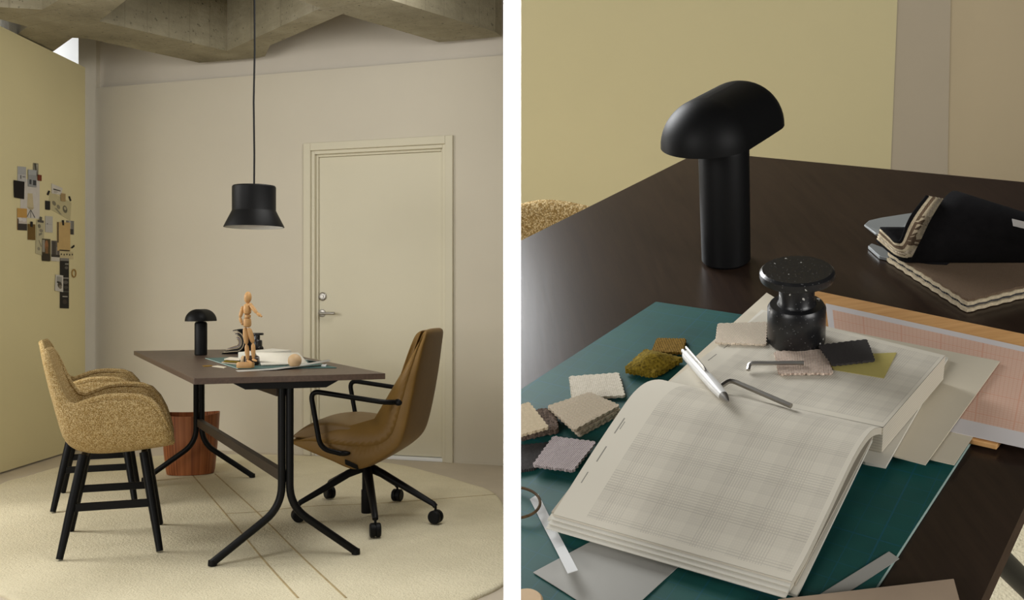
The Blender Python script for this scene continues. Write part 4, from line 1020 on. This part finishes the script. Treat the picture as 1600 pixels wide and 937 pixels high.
# near half: curved sheaf sloping down to the viewer
LE = [(1049, 600, .040), (1034, 593, .0475), (1012, 596, .0525), (990, 613, .0525), (965, 647, .048), (925, 707, .037), (890, 762, .0245), (864, 803, .0165)]
RE = [(1380, 669, .040), (1375, 667, .0475), (1362, 672, .0525), (1346, 692, .0525), (1326, 728, .048), (1292, 800, .037), (1262, 862, .0245), (1237, 908, .0165)]
le = [bl_(*p) for p in LE]; re = [bl_(*p) for p in RE]
def resample(P, n):
    out = []
    for i in range(n+1):
        s = i/n*(len(P)-1); k = min(int(s), len(P)-2); t = s-k
        p0, p1, p2, p3 = P[max(k-1, 0)], P[k], P[k+1], P[min(k+2, len(P)-1)]
        out.append(.5*((2*p1)+(p2-p0)*t+(2*p0-5*p1+4*p2-p3)*t*t+(-p0+3*p1-3*p2+p3)*t**3))
    return out
NL = 28; L_, R_ = resample(le, NL), resample(re, NL); rows, uv = [], []
cum = [0]
for i in range(NL): cum.append(cum[-1]+(L_[i+1]-L_[i]).length)
NU = 12
for i in range(NL+1):
    r_ = []
    for j in range(NU+1):
        u = j/NU; p = L_[i].lerp(R_[i], u); r_.append(p); uv.append((u, 1-cum[i]/cum[-1]))
    rows.append(r_)
O('printed_page', gridf(rows), M['plaid'], book, uv=uv)['label'] = 'near page with a fine grey plaid print, bowed upward'
# sheaf below the page: side walls and front edge
TH = [.006+.0022*min(1, i/NL*1.2) for i in range(NL+1)]
V, Fc, uvs = [], [], []
def wallstrip(top_, bot_):
    for i in range(len(top_)-1):
        k = len(V); V.extend([top_[i], top_[i+1], bot_[i+1], bot_[i]]); uvs.extend([(i/20, 1), ((i+1)/20, 1), ((i+1)/20, 0), (i/20, 0)]); Fc.append((k, k+1, k+2, k+3))
dnv = Vector((0, 0, -1)); fwd = (L_[-1]-L_[-6]); fwd.z = 0; fwd.normalize()
def under(P):
    out = []
    for i, p in enumerate(P):
        t = P[min(i+1, NL)]-P[max(i-1, 0)]; t.normalize()
        s_ = (R_[i]-L_[i]).normalized(); nn = s_.cross(t); nn = nn if nn.z < 0 else -nn
        q = p+nn*TH[i]; q.z = max(q.z, .0090); 
        if i > NL-4: q += fwd*.006*(i-NL+4)/4
        out.append(q)
    return out
dz = Vector((0, 0, -.0003))
Lt, Rt = [p+dz for p in L_], [p+dz for p in R_]
Lb, Rb = under(Lt), under(Rt)
wallstrip(Lt, Lb); wallstrip(Rt, Rb); wallstrip([Lt[-1], Rt[-1]], [Lb[-1], Rb[-1]])
for i in range(NL):
    k = len(V); V.extend([Lb[i], Rb[i], Rb[i+1], Lb[i+1]]); uvs.extend([(.0, .5)]*4); Fc.append((k, k+1, k+2, k+3))
O('page_sheaf', (V, Fc), M['leafedge'], book, smooth=False, uv=uvs)
for k in range(1, 4):
    a_, b_ = L_[-1]+fwd*.0042*k-Vector((0, 0, .0019*k)), R_[-1]+fwd*.0042*k-Vector((0, 0, .0019*k)); bk_ = -fwd*.013+Vector((0, 0, .0018))
    O('lower_leaf', prism([a_, b_, b_+bk_, a_+bk_], (0, 0, -.0008)), M['paper'], book, smooth=False)
# cover board and a second thin sheaf under the bow
cf = [bl_(859, 810, .0058), bl_(1248, 929, .0058), bl_(1363, 690, .034), bl_(1010, 612, .034)]
cvd = (cf[0]-cf[3]).normalized()
O('near_cover', prism([p+Vector((0, 0, 0)) for p in (cf[0]+cvd*.003, cf[1]+cvd*.003, cf[2], cf[3])], (0, 0, .0028)), M['paper'], book, smooth=False)
lf = [bl_(862, 802, .0096), bl_(1243, 915, .0096), bl_(1364, 684, .0385), bl_(1013, 606, .0385)]
O('lower_leaf', prism([lf[0], lf[1], lf[2], lf[3]], (0, 0, .0022)), M['leafedge'], book, smooth=False, uv=[(0, 0)]*8)

# stone pot on the far page
p2 = E('stone_pot', 'black speckled stone pot with disc lid standing on the far page of the open book', 'pot', mw=place2(1244, 532, UW+.0009))
pot(p2)

# cloth and paper swatches
PG = UW+.0009
swatch('fabric_swatch', [(1122, 508), (1199, 506), (1197, 541), (1118, 538)], PG, .0022, M['f_cream'], 'cream wool swatch lying on the page left of the stone pot', seed=2)
flat('tracing_film', [(1286, 556), (1401, 551), (1381, 591), (1303, 578)], PG, .0004, M['yellowfilm'], 'yellow translucent film piece under the black swatch', 'tracing film', MR)
swatch('fabric_swatch', [(1210, 552), (1290, 549), (1301, 586), (1217, 587)], PG+.0006, .0024, M['f_oat'], 'oatmeal basket-weave swatch with a hex key on it', seed=3)
swatch('fabric_swatch', [(1279, 542), (1354, 533), (1367, 566), (1301, 573)], PG+.0037, .0022, M['f_black'], 'black denim swatch on the page beside the stone pot', seed=4)
MT = .0033
swatch('fabric_swatch', [(1027, 532), (1072, 533), (1067, 555), (1018, 553)], MT, .003, M['f_olive'], 'small olive corduroy swatch on the mat above the plush one', seed=5, bumpy=.001)
swatch('fabric_swatch', [(976, 585), (1008, 554), (1068, 568), (1024, 594)], MT, .006, M['f_moss'], 'moss green plush swatch beside the clip pen', seed=6, bumpy=.003, arch=.009)
swatch('fabric_swatch', [(890, 592), (967, 586), (977, 622), (894, 626)], MT, .003, M['f_white'], 'white boucle swatch behind the beige pile on the mat', seed=7, bumpy=.001)
for i, (pts, lb_) in enumerate([([(872, 648), (928, 628), (972, 648), (905, 684)], 'beige woven swatch at the bottom of the beige pile'), ([(864, 644), (926, 624), (971, 643), (902, 681)], 'beige woven swatch in the middle of the beige pile'), ([(855, 638), (922, 616), (969, 637), (897, 676)], 'beige woven swatch on top of the beige pile beside the book')]):
    swatch('fabric_swatch', pts, MT+.0065*0+i*.0042, .0028, M['f_beige'], lb_, seed=10+i, bumpy=.0008)
swatch('fabric_swatch', [(822, 652), (868, 646), (873, 679), (806, 693)], MT, .006, M['f_brown'], 'dark brown boucle swatch under the ivory twill one', seed=14, bumpy=.003)
swatch('fabric_swatch', [(804, 640), (827, 632), (858, 671), (806, 686)], MT+.0098, .003, M['f_twill'], 'ivory twill swatch on the dark brown boucle, at the edge of the picture', seed=15, bumpy=.001)
swatch('fabric_swatch', [(805, 700), (864, 694), (836, 735), (806, 740)], MT, .003, M['f_charcoal'], 'charcoal twill swatch partly under the lilac-grey one', seed=16)
swatch('fabric_swatch', [(865, 685), (932, 694), (896, 739), (832, 730)], MT+.0042, .0028, M['f_lilac'], 'lilac-grey woven swatch left of the near page', seed=17)

# pen, hex keys
def lwp(px, py, w): return rp(px, py, w)
a, b = lwp(1072, 553, UW+.009), lwp(1138, 627, .0615)
pen = E('clip_pen', 'white and silver ballpoint pen lying across the fold of the book', 'pen', mw=MR @ Matrix.Translation(a))
d = b-a; L0 = d.length; dn = d.normalized()
O('barrel', tube([d*0, dn*.004, dn*(L0-.03), dn*(L0-.012)], [.0042, .0056, .0056, .0045], 18), M['pen'], pen)
O('tip', tube([dn*(L0-.0121), dn*(L0-.004), dn*(L0)], [.0045, .0026, .0008], 16), M['steel'], pen)['label'] = 'silver tip'
O('button', tube([dn*-.008, dn*.0001], [.0028, .0028], 14), M['steel'], pen)
upv = Vector((0, 0, 1))-dn*dn.z; sdv = dn.cross(upv).normalized()*-.0
O('clip', tube([dn*.002+upv*.0085, dn*.05+upv*.0078, dn*.056+upv*.0062], .0014, 8), M['steel'], pen)
def hexkey(pts, r, mat, label):
    P = [lwp(*p) for p in pts]
    return W('hex_key', tube(fillet(P, .008, 6), r, 6), mat, label, 'hex key', MR, 'hex keys', angle=30)
hexkey([(1126, 603, .0535), (1141, 593, .0535), (1236, 634, .0545)], .0026, M['darksteel'], 'brownish steel hex key in the fold of the book beside the pen')
hexkey([(1169, 578, PG+.0028), (1171, 567, PG+.0062), (1256, 567, PG+.0062)], .0022, M['steel'], 'silver hex key lying across the oatmeal swatch')

# fabric sample book, right
sbo = rp(1480, 430, 0)
sb2 = E('sample_book', 'fabric sample book with lifted black felt leaves over brown herringbone cloth', 'sample book', mw=MR @ Matrix.Translation(sbo))
def sl(px, py, w): return rp(px, py, w)-sbo
stack = [(1388, 392), (1512, 470), (1680, 428), (1560, 366)]
STK = [sl(x, y, .0146) for x, y in stack]
for i, (mt, t) in enumerate([('f_edge', .004), ('f_charcoal', .0025), ('f_edge', .004), ('f_tweed', .003)]):
    cx_ = sum(STK, Vector())/4; gr = 1+.012*((2, -1, 1.5, 0)[i])
    P = [Vector((cx_.x+(p.x-cx_.x)*gr, cx_.y+(p.y-cx_.y)*gr, .0006+i*.0041)) for p in STK]
    O('fabric_leaf', swatch_m(P, t, n=18, zig=.0009, bumpy=.0006, seed=60+i), M[mt], sb2, angle=50)
# lifted leaves: each follows a J from the left end down into the fold and up to the ridge, then falls away behind
def leaf(J, back, mat, t, nm='fabric_leaf'):
    A = resample([sl(*p) for p in J], 18); B = resample([sl(*p) for p in back], 18); rows = []
    for i in range(19): rows.append([A[i].lerp(B[i], k/6) for k in range(7)])
    return O(nm, gridf(rows), mat, sb2, solid=t, angle=70, solid_off=0)
cols = ['f_felt', 'f_edge', 'f_beige', 'f_edge', 'f_tweed', 'f_edge', 'f_felt']
for i in range(7):
    k = i; dx, dy = -2.2*k, -4.6*k; dw_ = .0046*k
    J = [(1369+1.0*k, 376-3.4*k, .026+.0036*k), (1385+.8*k, 390-3.4*k, .0215+.004*k), (1402-.6*k, 402-4*k, .0205+.004*k), (1417-1.6*k, 404-5*k, .0215+.0045*k), (1432-3*k, 380-4*k, .040+.004*k), (1450-4*k, 345-2*k, .066+.003*k), (1478-5*k, 311-1*k, .088+.002*k)]
    back = [(x+62, y+24*(q_/6)**1.2, max(.016, w_*(1-.5*q_/6)-.004)) for q_, (x, y, w_) in enumerate(J)]
    leaf(J, back, M[cols[i]], .0021)
JF = [(1404, 404, .0195), (1421, 407.5, .0205), (1434, 385, .042), (1452, 348, .070), (1474, 313, .0925), (1487, 301, .098), (1496, 301, .095)]
BF = [(1640, 407, .0195), (1650, 407, .0205), (1655, 395, .040), (1658, 380, .062), (1660, 364, .082), (1664, 357, .088), (1670, 356, .085)]
leaf(JF, BF, M['f_felt'], .004, 'felt_cover')
O('label_tag', prism([sl(1581, 342, .0935), sl(1640, 356, .0915), sl(1640, 367, .082), sl(1583, 353, .084)], (0, -.0008, .0006)), M['strip'], sb2, smooth=False)['label'] = 'small white label'
O('hanger_plate', prism([sl(1350, 354, .034), sl(1358, 347, .036), sl(1376, 343, .038), sl(1440, 333, .046), sl(1424, 352, .042), sl(1392, 372, .034), sl(1368, 368, .032)], (0, 0, .003)), M['silver'], sb2, smooth=False, bevel=.001)['label'] = 'grey plastic hanger plate'
O('hanger_base', prism([sl(1356, 389, .0004), sl(1362, 385, .0004), sl(1398, 398, .0004), sl(1388, 408, .0004), sl(1374, 405, .0004)], (0, 0, .005)), M['silver'], sb2, smooth=False, bevel=.001)

# loose papers on the mat
sheet('vellum_sheet', [(833, 894), (972, 820), (1085, 862), (962, 975)], MT+.0006, M['greysheet'], 'grey translucent vellum sheet under the near edge of the book', 'paper sheet', wave=.0)
rows = []
for i, (x0, y0, x1, y1, w_) in enumerate([(828, 780, 841, 772, MT+.0006), (848, 820, 861, 812, MT+.0006), (868, 858, 882, 851, MT+.0016), (887, 896, 903, 891, MT+.011)]):
    rows.append([rp(x0, y0, w_), rp(x1, y1, w_)])
W('paper_strip', gridf(rows), M['strip'], 'narrow white paper strip lying over the vellum, left of the book', 'paper strip', MR, solid=.0006, smooth=False)
flat('paper_strip', [(1255, 945), (1389, 862), (1405, 873), (1296, 945)], MT+.0002, .0006, M['greysheet'], 'grey paper strip crossing the right edge of the mat', 'paper strip', MR)
flat('taupe_board', [(1215, 940), (1490, 908), (1504, 960), (1220, 996)], .0105, .003, M['taupe'], 'taupe leather sample board at the bottom of the picture', 'sample board', MR, bevel=.0006)
tw = []
for k in range(-9, 10):
    a = R(k*11.5); x, y = 805+39*math.cos(a), 785-24*math.sin(a)
    tw.append(rp(x, y, MT+.0035+.004*math.cos(a)))
W('twine_loop', tube(tw, .0013, 8), M['twine'], 'loop of dark brown twine at the left edge of the close-up', 'twine', MR)
W('wooden_disc', xf(lathe([(0, 0), (.0125, 0), (.014, .002), (.014, .010), (.0125, .012), (0, .012)], 32), Matrix.Translation(rp(823, 955, MT))), M['ballwood'], 'pale wooden disc peeking in at the bottom edge', 'disc', MR)
